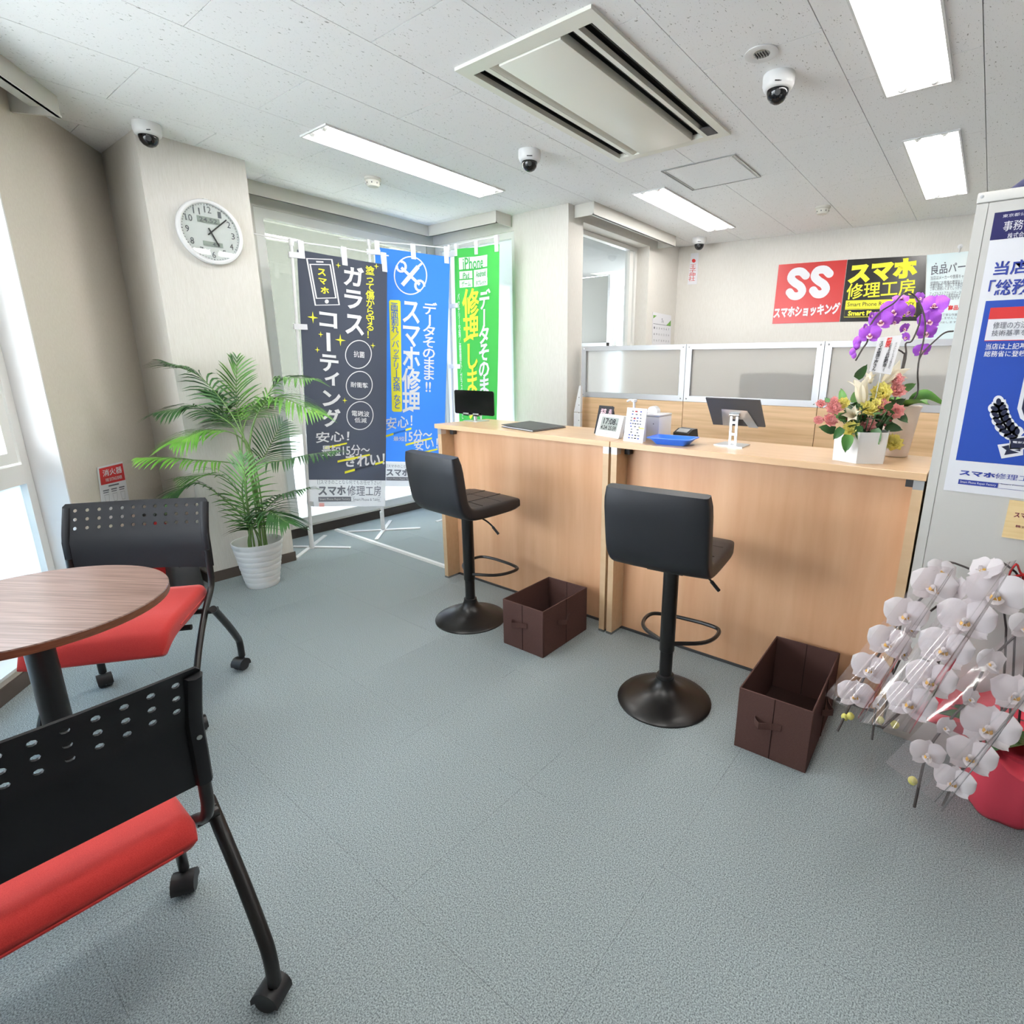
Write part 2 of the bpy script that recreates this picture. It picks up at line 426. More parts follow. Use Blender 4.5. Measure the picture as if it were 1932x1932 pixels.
# ---- floor: 50 cm carpet tiles
floor = struct('floor')
bm = nb(); box(bm, -4.6, 3.7, -3.2, 6.0, -.05, -.003); obj("subfloor", bm, 'groove', floor, smooth=0)
bm = nb(); box(bm, -.2497, .2497, -.2497, .2497, -.003, 0); tile_me = finish(bm, 'carpet_tile', 'carpet', 0)
p = onz(468.6, 1164.7, 0); fx, fy = p.x % .5, p.y % .5
def inroom(x, y, m=.3):
    if (Vector((x, y, 0))-WP).dot(WN) < -m or x < -4.25-m or x > 3.6+m or y > 5.9+m or y < -3.1-m: return False
    return not (y > 3.5+m and x < -2.66-m)
for i in range(-10, 8):
    for j in range(-8, 13):
        x, y = fx+.5*i+.25, fy+.5*j+.25
        if inroom(x, y):
            o = bpy.data.objects.new('carpet_tile', tile_me); C.objects.link(o); o.parent = floor
            o.location = (x, y, 0); o.rotation_euler.z = PI/2*random.randint(0, 3)
# ---- ceiling: 45.5 x 91 cm boards with openings for lights and air conditioner
ceiling = struct('ceiling')
bm = nb(); box(bm, -4.6, 3.7, -3.2, 6.0, 2.66, 2.72); obj('ceiling_slab', bm, 'ceilgroove', ceiling, smooth=0)
LAMPS = [(-2.957, 1.74, 3.01, 'white twin tube ceiling light above the banners'),
         (-2.045, 3.59, 4.86, 'white twin tube ceiling light above the frosted partition, left of the access hatch'),
         (-.441, 1.79, 3.038, 'large twin tube ceiling light cut by the top edge, beside the dome camera'),
         (-.441, 3.64, 4.867, 'white twin tube ceiling light in front of the tall cabinet'),
         (-.441, -.06, 1.19, 'added unseen twin tube ceiling light above the camera'), (-2.045, -.25, 1.0, 'added unseen twin tube ceiling light above the round table'),  # both out of view, added only to brighten the room
         (1.2, 1.79, 3.038, 'added unseen twin tube ceiling light right of the cabinet, near'), (1.2, 3.64, 4.867, 'added unseen twin tube ceiling light right of the cabinet, far')]  # this pair is out of view too, added for extra light
HOLES = [(x-.118, x+.118, a+.002, b-.002) for x, a, b, _ in LAMPS]+[(-1.9, -1.27, 1.79, 2.985)]
def board_cells(x0, x1, y0, y1):
    xs = sorted({x0, x1}|{v for h in HOLES for v in h[:2] if x0 < v < x1}); ys = sorted({y0, y1}|{v for h in HOLES for v in h[2:] if y0 < v < y1})
    for a, b in zip(xs, xs[1:]):
        for c, d in zip(ys, ys[1:]):
            mx, my = (a+b)/2, (c+d)/2
            if not any(h[0] < mx < h[1] and h[2] < my < h[3] for h in HOLES): yield a, b, c, d
g = .0016
for k in range(-9, 10):
    xa, xb = -.215-.4555*(k+1), -.215-.4555*k
    off = 1.46 if k % 2 else 1.915
    for j in range(-6, 6):
        ya = off+.91*j; yb = ya+.91
        cx_, cy_ = (xa+xb)/2, (ya+yb)/2
        if not inroom(cx_, cy_, .75): continue
        bm = nb()
        for a, b, c, d in board_cells(xa+g, xb-g, ya+g, yb-g): box(bm, a, b, c, d, CZ, CZ+.012)
        if len(bm.verts): obj('ceiling_board', bm, 'board', ceiling, smooth=0)
        else: bm.free()
bm = nb()
for x0, x1, y0, y1 in ((-4.6, 3.7, -3.2, 6.0),):
    for a, b, c, d in board_cells(x0, x1, y0, y1): box(bm, a, b, c, d, CZ+.0125, CZ+.03)
obj('ceiling_backing', bm, 'ceilgroove', ceiling, smooth=0)
# ---- walls
W = .2
bm = nb()
slab(bm, wl, -.3, .90, -W, 0, 0, CZ+.02); slab(bm, wl, .90, 3.4, -W, 0, 2.36, CZ+.02); slab(bm, wl, .90, 3.4, -W, 0, 0, .1)
slab(bm, wl, 3.4, 7.0, -W, 0, 0, CZ+.02)
struct('wall_left', bm, 'wallbeige')
bm = nb(); box(bm, -4.6, -3.697, 1.185, 1.72, 0, CZ+.02); struct('wall_column', bm, 'wallpaper')
bm = nb(); box(bm, -4.4, -4.2, 1.72, 1.97, 0, CZ+.02); box(bm, -4.4, -4.2, 1.97, 3.45, 2.38, CZ+.02); box(bm, -4.4, -4.2, 1.97, 3.45, 0, .085); box(bm, -4.4, -4.2, 3.45, 3.7, 0, CZ+.02)
struct('wall_window', bm, 'trimgrey')
bm = nb(); box(bm, -3.2, -2.66, 3.505, 3.695, 0, CZ+.02); box(bm, -4.2, -3.2, 3.52, 3.7, 2.38, CZ+.02); box(bm, -4.2, -3.2, 3.52, 3.7, 0, .085)
struct('wall_corner', bm, 'wallpaper')
bm = nb(); box(bm, -2.86, -2.66, 4.73, 5.6, 0, CZ+.02); box(bm, -2.86, -2.66, 3.695, 4.73, 0, .85); box(bm, -2.86, -2.66, 3.695, 4.73, 2.4, CZ+.02)
struct('wall_side', bm, 'wallpaper')
BD = Vector((2.351, .218, 0)).normalized(); BN = Vector((BD.y, -BD.x, 0)); BP = Vector((-2.66, 5.323, 0))
def bw(t, d, z): return BP+BD*t+BN*d+Vector((0, 0, z))
bm = nb(); slab(bm, bw, -.3, 6.6, -.15, 0, 0, CZ+.02); struct('wall_back', bm, 'wallpaper')
bm = nb(); box(bm, 3.6, 3.75, -3.2, 6.1, 0, CZ+.02); struct('wall_right', bm, 'wallpaper')
bm = nb(); box(bm, 1.0, 3.75, -3.3, -3.1, 0, CZ+.02); struct('wall_rear', bm, 'wallpaper')
# ---- baseboards
bm = nb(); slab(bm, wl, .0, 6.9, 0, .008, 0, .065); struct('baseboard_left', bm, 'base')
bm = nb(); box(bm, -3.697, -3.689, 1.177, 1.728, 0, .065); box(bm, -4.25, -3.689, 1.177, 1.185, 0, .065); struct('baseboard_column', bm, 'base')
bm = nb(); box(bm, -4.2, -4.19, 1.73, 3.5, 0, .072); box(bm, -4.19, -3.2, 3.51, 3.52, 0, .072); struct('baseboard_window', bm, 'baseblack')
bm = nb(); box(bm, -3.2, -2.65, 3.495, 3.505, 0, .065); box(bm, -2.66, -2.65, 3.495, 5.32, 0, .065); struct('baseboard_corner', bm, 'base')
bm = nb(); slab(bm, bw, .02, 6.3, 0, .008, 0, .065); struct('baseboard_back', bm, 'base')
# ---- curtain boxes over the windows
def curtain_box(name, fn, t0, t1, d0, d1, z0=2.405, m='trimgrey', ends=(True, True)):
    r = struct(name)
    bm = nb(); slab(bm, fn, t0, t1, d1-.014, d1, z0, CZ); slab(bm, fn, t0, t1, d1-.014, d1+.004, z0, z0+.008); obj('fascia', bm, m, r, smooth=0)
    for e, t in ((0, t0), (1, t1-.014)):
        if ends[e]:
            bm = nb(); slab(bm, fn, t, t+.014, d0, d1-.014, z0, CZ); obj('end_board', bm, m, r, smooth=0)
    bm = nb(); slab(bm, fn, t0+.014, t1-.014, d0+.075, d1-.02, z0+.03, z0+.036); obj('soffit', bm, m, r, smooth=0)
curtain_box('trim_1', wl, .678, 3.6, 0, .18)
curtain_box('trim_2', lambda t, d, z: Vector((-4.2+d, t, z)), 1.722, 3.333, 0, .17, ends=(False, False))
curtain_box('trim_3', lambda t, d, z: Vector((t, 3.505-d, z)), -4.03, -3.228, 0, .172, ends=(False, True))
curtain_box('trim_4', lambda t, d, z: Vector((-2.66+d, t, z)), 3.577, 4.895, 0, .177)
# ---- windows
def window(name, fn, t0, t1, z0, z1, d, panes, fw=.05, dep=.06, mullions=()):
    r = struct(name)
    bm = nb()
    for a in ((t0, t0+fw, z0, z1), (t1-fw, t1, z0, z1), (t0+fw, t1-fw, z0, z0+fw), (t0+fw, t1-fw, z1-fw, z1)): slab(bm, fn, a[0], a[1], d-dep/2, d+dep/2, a[2], a[3])
    obj('window_frame', bm, 'frame', r, smooth=0)
    for a in mullions:
        bm = nb(); slab(bm, fn, a[0], a[1], d-dep/2, d+dep/2, a[2], a[3]); obj('window_bar', bm, 'frame', r, smooth=0)
    for a0, a1, b0, b1, m in panes:
        bm = nb(); slab(bm, fn, a0, a1, d-.003, d+.003, b0, b1); obj('pane', bm, m, r, smooth=0)
    return r
w1 = window('window_1', wl, .905, 3.395, .1, 2.36, -.15, [(.95, 2.13, .87, 2.31, 'glass'), (2.17, 3.35, .87, 2.31, 'glass'), (.95, 2.13, .15, .78, 'frostfilm'), (2.17, 3.35, .15, .78, 'frostfilm')],
            mullions=[(.955, 3.345, .78, .87), (2.13, 2.17, .15, 2.31)])
for a in ((.965, 1.02, .88, 2.30), (2.065, 2.12, .88, 2.30), (1.02, 2.065, .88, .93), (1.02, 2.065, 2.25, 2.30)):
    bm = nb(); slab(bm, wl, a[0], a[1], -.165, -.125, a[2], a[3]); obj('sash_rail', bm, 'frame', w1, smooth=0)
bm = nb(); slab(bm, wl, .905, 3.395, -.12, .012, .095, .108); obj('sill', bm, 'frame', w1, smooth=0)
bm = nb(); slab(bm, wl, .893, .902, -.19, .003, .1, 2.36); obj('jamb_lining', bm, 'white', w1, smooth=0)
fx2 = lambda t, d, z: Vector((-4.2+d, t, z))
window('window_2', fx2, 1.975, 3.445, .085, 2.38, -.06, [(2.04, 3.40, .8, 2.33, 'glassdim'), (2.04, 3.40, .13, .8, 'frosted')], fw=.06, dep=.1)
fx3 = lambda t, d, z: Vector((t, 3.52-d, z))
window('window_3', fx3, -4.19, -3.202, .085, 2.38, -.05, [(-4.14, -3.25, .13, 2.33, 'frosted')], dep=.08)
fx4 = lambda t, d, z: Vector((-2.66+d, t, z))
w4 = window('window_4', fx4, 3.698, 4.728, .85, 2.398, -.15, [(3.74, 4.64, .9, 2.35, 'glass')], fw=.035, dep=.05, mullions=[(4.6, 4.66, .885, 2.36)])
# ---- outside, seen through the windows
bm = nb(); box(bm, -8.7, -8.5, -3, 8.5, -.2, 3.9); o = struct('wall_outside', bm, 'outwall')
bm = nb(); a = ony(1098, 600, 5.75); b = ony(1149, 600, 5.75); c = ony(1149, 513, 5.75)
box(bm, a.x-1.2, b.x, 5.75, 5.8, 1.62, 2.38); box(bm, a.x-1.2, b.x, 5.75, 5.8, -.2, 1.58); struct('wall_porch', bm, 'outwhite')
bm = nb(); box(bm, a.x-1.2, b.x+.02, 5.73, 5.745, 1.575, 1.625); box(bm, b.x-.015, b.x+.02, 5.73, 5.76, -.2, c.z); struct('trim_5', bm, 'steel')
bm = nb(); box(bm, -5.4, -2.862, 3.72, 5.75, 2.385, 2.5); struct('ceiling_porch', bm, 'outceil')
bm = nb(); box(bm, b.x-.15, -2.9, 5.55, 5.75, c.z+.02, 2.384); struct('trim_6', bm, 'trimgrey')
bm = nb(); p0 = atz(1163, 650, 7.2); p1 = atz(1163, 580, 7.2); p2 = atz(1160, 560, 7.2); p3 = atz(1170, 545, 7.2)
p0b = Vector((p1.x, p1.y, 0)); tube(bm, smoothpath([p0b, p1, p2, p3, p3+Vector((.25, .1, .02))]), .05, 8)
tag(obj('drain_pipe', bm, 'outwhite'), 'white bent drain pipe outside the far window', 'pipe')
q = atz(1150, 520, 9.0); bm = nb(); box(bm, q.x-.3, q.x+2.5, q.y, q.y+.2, 0, 4.5); struct('wall_neighbour', bm, 'outpale')
bm = nb()
for k in range(9): box(bm, q.x-.3, q.x+2.5, q.y-.012, q.y-.002, .4+.42*k, .42+.42*k)
struct('trim_7', bm, 'trimgrey')
bm = nb(); box(bm, -14, 3, -10, 14, -.3, -.22); struct('floor_outside', bm, 'pave')
# ================================================================== ON THE CEILING
def ceiling_light(x, y0, y1, label, i):
    t = thing('ceiling_light', label, 'ceiling light', (x, (y0+y1)/2, CZ), 0, 'twin tube ceiling lights')
    hw = .117
    bm = nb()
    for a in ((x-.126, x-hw, y0-.009, y1+.009), (x+hw, x+.126, y0-.009, y1+.009), (x-hw, x+hw, y0-.009, y0), (x-hw, x+hw, y1, y1+.009)): box(bm, a[0], a[1], a[2], a[3], CZ-.008, CZ+.001)
    obj('flange', bm, 'white', t, smooth=0)
    bm = nb()
    prof = [(-hw, 0), (-.085, .04), (-.033, .04), (0, -.004), (.033, .04), (.085, .04), (hw, 0)]
    for (a, b), (c, d) in zip(prof, prof[1:]):
        v = [bm.verts.new(p) for p in ((x+a, y0, CZ+b), (x+c, y0, CZ+d), (x+c, y1, CZ+d), (x+a, y1, CZ+b))]; bm.faces.new(v)
    obj('reflector', bm, 'reflector', t, smooth=0)
    for y, e in ((y0, 1), (y1, -1)):
        bm = nb(); v = [bm.verts.new(p) for p in ((x-hw, y, CZ), (x+hw, y, CZ), (x+hw, y+e*.012, CZ+.06), (x-hw, y+e*.012, CZ+.06))]; bm.faces.new(v); obj('end_plate', bm, 'reflector', t, smooth=0)
    for s in (-1, 1):
        bm = nb(); tube(bm, [(x+s*.058, y0+.03, CZ+.006), (x+s*.058, y1-.03, CZ+.006)], .0145, 10); tb = obj('tube', bm, 'tube', t)
        for y in (y0+.012, y1-.03):
            bm = nb(); tube(bm, [(x+s*.058, y, CZ+.006), (x+s*.058, y+.018, CZ+.006)], .0165, 10); obj('lamp_holder', bm, 'whitegloss', tb)
for i, l in enumerate(LAMPS): ceiling_light(*l, i)
# air conditioner
t = thing('air_conditioner', 'ceiling cassette air conditioner with dark air slots', 'air conditioner', (-1.585, 2.387, CZ))
x0, x1, y0, y1 = -1.92, -1.25, 1.763, 3.01
sl = [(-1.88, -1.816), (-1.42, -1.374), (-1.352, -1.293)]; ya, yb = 1.83, 2.955
bm = nb(); zb = CZ-.012
for a in ((x0, -1.88, y0, y1), (-1.816, -1.79, ya, yb), (-1.374, -1.352, ya, yb), (-1.293, x1, y0, y1), (-1.88, -1.293, y0, ya), (-1.88, -1.293, yb, y1)): box(bm, a[0], a[1], a[2], a[3], zb, CZ+.01)
obj('frame', bm, 'acwhite', t, smooth=0)
bm = nb(); box(bm, -1.742, -1.433, ya+.004, yb-.004, zb-.006, zb+.03, bev=.003); obj('intake_panel', bm, 'acwhite', t)
bm = nb(); n = 8
L = [(-1.79+.048*math.sin(k/n*PI/2), zb+.001+.05*(1-math.cos(k/n*PI/2))) for k in range(n+1)]
for (a, b), (c, d) in zip(L, L[1:]): bm.faces.new([bm.verts.new(p) for p in ((a, ya, b), (c, ya, d), (c, yb, d), (a, yb, b))])
obj('curved_lip', bm, 'acshade', t)
for a, b in sl:
    bm = nb(); box(bm, a-.003, b+.003, ya-.002, yb+.002, zb+.045, zb+.05); obj('slot', bm, 'black', t, smooth=0)
    bm = nb(); mx = Matrix.Translation(((a+b)/2, 0, zb+.02)) @ Matrix.Rotation(.5, 4, 'Y'); box(bm, -.022, .022, ya+.01, yb-.01, -.003, .003, mx=mx); obj('louver', bm, 'blackgloss', t, smooth=0)
bm = nb(); box(bm, -1.35, -1.296, yb-.1, yb-.003, zb-.001, zb+.004); obj('receiver_window', bm, 'darkgrey', t, smooth=0)
# access hatch
t = thing('access_hatch', 'square ceiling access hatch with thin metal edges', 'hatch', (-1.57, 3.525, CZ))
bm = nb(); box(bm, -1.79, -1.35, 3.308, 3.742, CZ-.003, CZ-.001); obj('hatch_panel', bm, 'board', t, smooth=0)
for a in ((-1.8, -1.794, 3.3, 3.75), (-1.346, -1.34, 3.3, 3.75), (-1.794, -1.346, 3.3, 3.306), (-1.794, -1.346, 3.744, 3.75), (-1.782, -1.778, 3.32, 3.735), (-1.362, -1.358, 3.32, 3.735)):
    bm = nb(); box(bm, *a, CZ-.006, CZ-.001); obj('edge_strip', bm, 'steel', t, smooth=0)
# dome cameras, detectors, downlight
def dome(px, py, label, i):
    c = onz(px, py, CZ); c = Vector((max(c.x, -3.697+.068), c.y, CZ))
    t = thing('security_camera', label, 'security camera', c, YAW, 'ceiling dome cameras')
    bm = nb(); lathe(bm, [(.062, 0), (.063, -.012), (.062, -.035), (.056, -.05), (.047, -.055)], 28, c); obj('housing', bm, 'white', t)
    bm = nb(); lathe(bm, [(.043, -.05), (.043, -.062), (.038, -.08), (.027, -.094), (.012, -.102), (.0, -.104)], 24, c); dm = obj('dome', bm, 'blacklens', t)
    bm = nb(); d = (CAM-c); d.z = 0; d.normalize(); p = c+d*.05+Vector((0, 0, -.042)); tube(bm, [p-_r0*.015+d*.009, p+_r0*.015+d*.009], .0025, 6); obj('badge', bm, 'darkgrey', t)
    bm = nb(); a = c+d*.03+Vector((0, 0, -.07)); tube(bm, [a, a+d*.014+Vector((0, 0, -.006))], .012, 12); obj('lens', bm, 'darkgrey', dm)
dome(276, 234, 'white dome security camera above the wall clock', 0); dome(999, 285, 'white dome security camera between the tube light and the air conditioner', 1)
dome(1470, 142, 'white dome security camera beside the large tube light', 2); dome(1320, 449, 'small looking dome security camera above the wall talisman', 3)
def detector(px, py, label):
    c = onz(px, py, CZ); t = thing('smoke_detector', label, 'smoke detector', c, 0, 'smoke detectors')
    bm = nb(); lathe(bm, [(.052, 0), (.052, -.012), (.044, -.018)], 24, c); obj('base', bm, 'smokegrey', t)
    bm = nb(); lathe(bm, [(.044, -.017), (.042, -.04), (.033, -.05), (.0, -.052)], 24, c); b = obj('sensor_head', bm, 'smokegrey', t)
    for k in range(8):
        a = 2*PI*k/8; p = c+Vector((math.cos(a)*.0425, math.sin(a)*.0425, -.03)); bm = nb(); tube(bm, [p, p+Vector((0, 0, -.008))], .003, 5); obj('vent', bm, 'darkgrey', b)
detector(703, 336, 'smoke detector on the ceiling above the banners'); detector(1553, 390, 'smoke detector on the ceiling near the red and black signs')
c = onz(1437, 100, CZ); t = thing('downlight', 'small round recessed downlight beside the dome camera', 'downlight', c)
bm = nb(); lathe(bm, [(.062, -.001), (.062, -.005), (.045, -.009), (.032, -.004)], 28, c); obj('trim_ring', bm, 'white', t)
bm = nb(); lathe(bm, [(.034, -.003), (.028, -.005), (.0, -.0055)], 24, c); b = obj('reflector', bm, 'steel', t)
for k in range(5): bm = nb(); p = c+Vector((-.02+.01*k, -.018, -.007)); tube(bm, [p, p+Vector((0, .036, 0))], .002, 5); obj('fin', bm, 'darkgrey', b)
# ================================================================== FURNITURE
def counter(label, X0, X1, lx, rx):
    t = thing('reception_counter', label, 'counter', ((X0+X1)/2, 2.38, 0), 0, 'maple reception counters')
    bm = nb(); box(bm, X0, X1, 2.155, 2.6, .963, .99, bev=.0015, seg=1); obj('worktop', bm, 'mapletop', t, smooth=0)
    bm = nb(); box(bm, lx+.032, rx-.032, 2.262, 2.28, .012, .962); obj('front_panel', bm, 'maple', t, smooth=0)
    for a in (lx, rx-.032):
        bm = nb(); box(bm, a, a+.032, 2.162, 2.59, .012, .93); s = obj('side_panel', bm, 'mapleedge', t, smooth=0)
        bm = nb(); box(bm, a, a+.032, 2.162, 2.2, .93, .962); obj('bracket', bm, 'silver', s, smooth=0)
        bm = nb(); box(bm, a, a+.032, 2.2, 2.59, .93, .962); obj('top_rail', bm, 'mapleedge', s, smooth=0)
        bm = nb(); box(bm, a-.001, a+.033, 2.161, 2.59, 0, .012); obj('foot_cap', bm, 'steel', s, smooth=0)
    for a in (lx+.033, rx-.06):
        bm = nb(); box(bm, a, a+.027, 2.23, 2.26, .925, .96); b = obj('corner_bracket', bm, 'darkgrey', t, smooth=0)
    bm = nb(); box(bm, lx+.032, rx-.032, 2.255, 2.285, 0, .012); obj('toe_strip', bm, 'darkgrey', t, smooth=0)
counter('light maple reception counter on the left, with the folder lying on it', -2.645, -1.383, -2.625, -1.39)
counter('light maple reception counter on the right, with the flower arrangement on it', -1.379, -.118, -1.376, -.122)

def stool():
    t = thing('bar_stool', '', 'stool', (0, 0, 0), 0, 'black bar stools at the counter')
    bm = nb(); lathe(bm, [(.19, 0), (.191, .006), (.184, .013), (.15, .024), (.105, .038), (.065, .058), (.045, .08), (.038, .095), (.036, .104), (.0, .105)], 40); obj('base', bm, 'blackmetal', t, world=False)
    bm = nb(); lathe(bm, [(.034, .1), (.034, .118), (.03, .12)], 24); obj('collar', bm, 'black', t, world=False)
    bm = nb(); lathe(bm, [(.026, .11), (.026, .24)], 24); obj('lower_post', bm, 'blackmetal', t, world=False)
    bm = nb(); lathe(bm, [(.028, .225), (.03, .228), (.03, .59)], 24); obj('upper_post', bm, 'blackmetal', t, world=False)
    bm = nb(); pts = [(.0, .028, .262), (.06, .12, .262), (.13, .155, .262), (.21, .15, .262), (.235, .09, .262), (.24, 0, .262), (.235, -.09, .262), (.21, -.15, .262), (.13, -.155, .262), (.06, -.12, .262), (0, -.028, .262)]
    tube(bm, smoothpath(pts, 4), .0085, 8); obj('foot_rest', bm, 'blackmetal', t, world=False)
    bm = nb(); tube(bm, smoothpath([(.0, -.04, .585), (.02, -.1, .575), (.04, -.14, .545), (.055, -.17, .505)], 4), .0042, 6); lv = obj('lever', bm, 'blackmetal', t, world=False)
    bm = nb(); tube(bm, [(.043, -.146, .537), (.057, -.174, .5)], .007, 8); obj('grip', bm, 'black', lv, world=False)
    bm = nb(); box(bm, -.08, .08, -.07, .07, .585, .602); obj('mount_plate', bm, 'black', t, world=False)
    # one-piece padded shell: side profile, rounded towards both edges
    cl = [(.205, .64), (.1, .636), (.0, .634), (-.09, .636), (-.135, .648), (-.162, .678), (-.175, .72), (-.188, .81), (-.204, .922)]
    cl = [Vector((p.x, p.z)) for p in smoothpath([(a, 0, b) for a, b in cl], 3)]
    loops = []
    for y, hs, ex in ((-.192, .016, .0), (-.1905, .023, 0), (-.186, .028, 0), (-.176, .0315, 0), (-.1, .0345, 0), (0, .035, 0), (.1, .0345, 0), (.176, .0315, 0), (.186, .028, 0), (.1905, .023, 0), (.192, .016, 0)):
        up, dn = [], []
        k = len(cl)
        for i, p in enumerate(cl):
            tg = (cl[min(i+1, k-1)]-cl[max(i-1, 0)]).normalized(); nn = Vector((tg.y, -tg.x))
            e = min(i, k-1-i); h = hs*(1 if e > 2 else (.72, .93, 1)[e])
            up.append(p-nn*h*-1 if False else p+nn*h); dn.append(p-nn*h)
        ys = [y*(.955, .99)[min(i, k-1-i)] if min(i, k-1-i) < 2 else y for i in range(k)]
        loops.append([Vector((p.x, yy, p.y)) for p, yy in zip(up+dn[::-1], ys+ys[::-1])])
    bm = nb(); loft(bm, loops); sh = obj('seat_shell', bm, 'leather', t, world=False, smooth=60)
    bm = nb()
    for x in (-.04, .08): tube(bm, smoothpath([(x, -.17, .6665), (x, -.08, .669), (x, 0, .6695), (x, .08, .669), (x, .17, .6665)], 3), .002, 5)
    for y in (-.06, .06): tube(bm, smoothpath([(-.06, y, .6695), (.0, y, .669), (.08, y, .670), (.18, y, .6735)], 3), .002, 5)
    obj('seat_seam', bm, 'stitch', sh, world=False)
    return t
s1 = stool(); S1L = (-2.05, 1.852, 0)
s1.location = S1L; s1.rotation_euler.z = PI/2-.045; s1['label'] = 'black leather bar stool at the left counter, quilted seat visible'; 
s2 = copytree(s1, (-.868, 1.822, 0), PI/2+.12); s2['label'] = 'black leather bar stool at the right counter, seen squarely from behind'

def storage_box(label, cx, cy, wx, dy, h, rz):
    t = thing('storage_box', label, 'storage box', (cx, cy, 0), rz, 'brown fabric boxes by the counters')
    hx, hy, th = wx/2, dy/2, .006
    for nm, a in (('front_side', (-hx, hx, -hy, -hy+th)), ('back_side', (-hx, hx, hy-th, hy)), ('left_side', (-hx, -hx+th, -hy+th, hy-th)), ('right_side', (hx-th, hx, -hy+th, hy-th))):
        bm = nb(); box(bm, *a, .0, h, bev=.002, seg=1); obj('side', bm, 'brownfabric', t, world=False)
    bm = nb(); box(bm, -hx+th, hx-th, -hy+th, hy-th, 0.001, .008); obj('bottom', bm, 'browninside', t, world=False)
    bm = nb()
    for y in (-hy-.001,): tube(bm, [(0.0, y, .003), (0.0, y, h)], .0014, 5)
    tube(bm, [(hx+.001, 0, .003), (hx+.001, 0, h)], .0012, 5); tube(bm, [(0, hy-th-.001, .01), (0, hy-th-.001, h)], .0012, 5)
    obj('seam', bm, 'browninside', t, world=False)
    def strap(o, u, n, wd):
        loops = []
        for k, (a, b) in enumerate([(-1, .001), (-.85, .016), (-.5, .034), (-.1, .022), (.3, .012), (1, .002)]):
            p = o+u*(a*wd)+n*b; loops.append([p+Vector((0, 0, z))+n*e for z, e in ((-.012, 0), (-.012, .002), (.012, .002), (.012, 0))])
        bm = nb(); loft(bm, loops); obj('handle', bm, 'brownfabric', t, world=False, smooth=0)
    strap(Vector((-.015, -hy, h*.58)), Vector((1, 0, 0)), Vector((0, -1, 0)), .045)
    strap(Vector((hx, -.02, h*.6)), Vector((0, 1, 0)), Vector((1, 0, 0)), .05)
storage_box('small open brown fabric box between the two stools', -1.598, 1.945, .25, .365, .237, .02)
storage_box('larger open brown fabric box next to the white orchids', -.418, 1.963, .245, .475, .238, .03)

# ---- nesting chairs
def caster(bm1, bm2, x, y, ang, stem_top):
    mx = Matrix.Translation((x, y, 0)) @ Matrix.Rotation(ang, 4, 'Z')
    for s in (-1, 1):
        lathe(bm1, [(.012, -.011), (.023, -.0105), (.026, -.006), (.026, .006), (.023, .0105), (.012, .011)], 18, mx=mx @ Matrix.Translation((-.012, s*.0125, .026)) @ Matrix.Rotation(PI/2, 4, 'X'))
    L = []
    for k in range(9):
        a = math.radians(-10+ k*25); L.append((-.012+.031*math.cos(a), .026+.031*math.sin(a)))
    L2 = L+[(-.012+.02*math.cos(math.radians(190)), .03), (.0, .022)]
    loft(bm2, [[mx @ Vector((p[0], yy, p[1])) for p in L2] for yy in (-.0255, .0255)])
    tube(bm2, [mx @ Vector((0, 0, .05)), mx @ Vector((0, 0, stem_top))], .0095, 8)
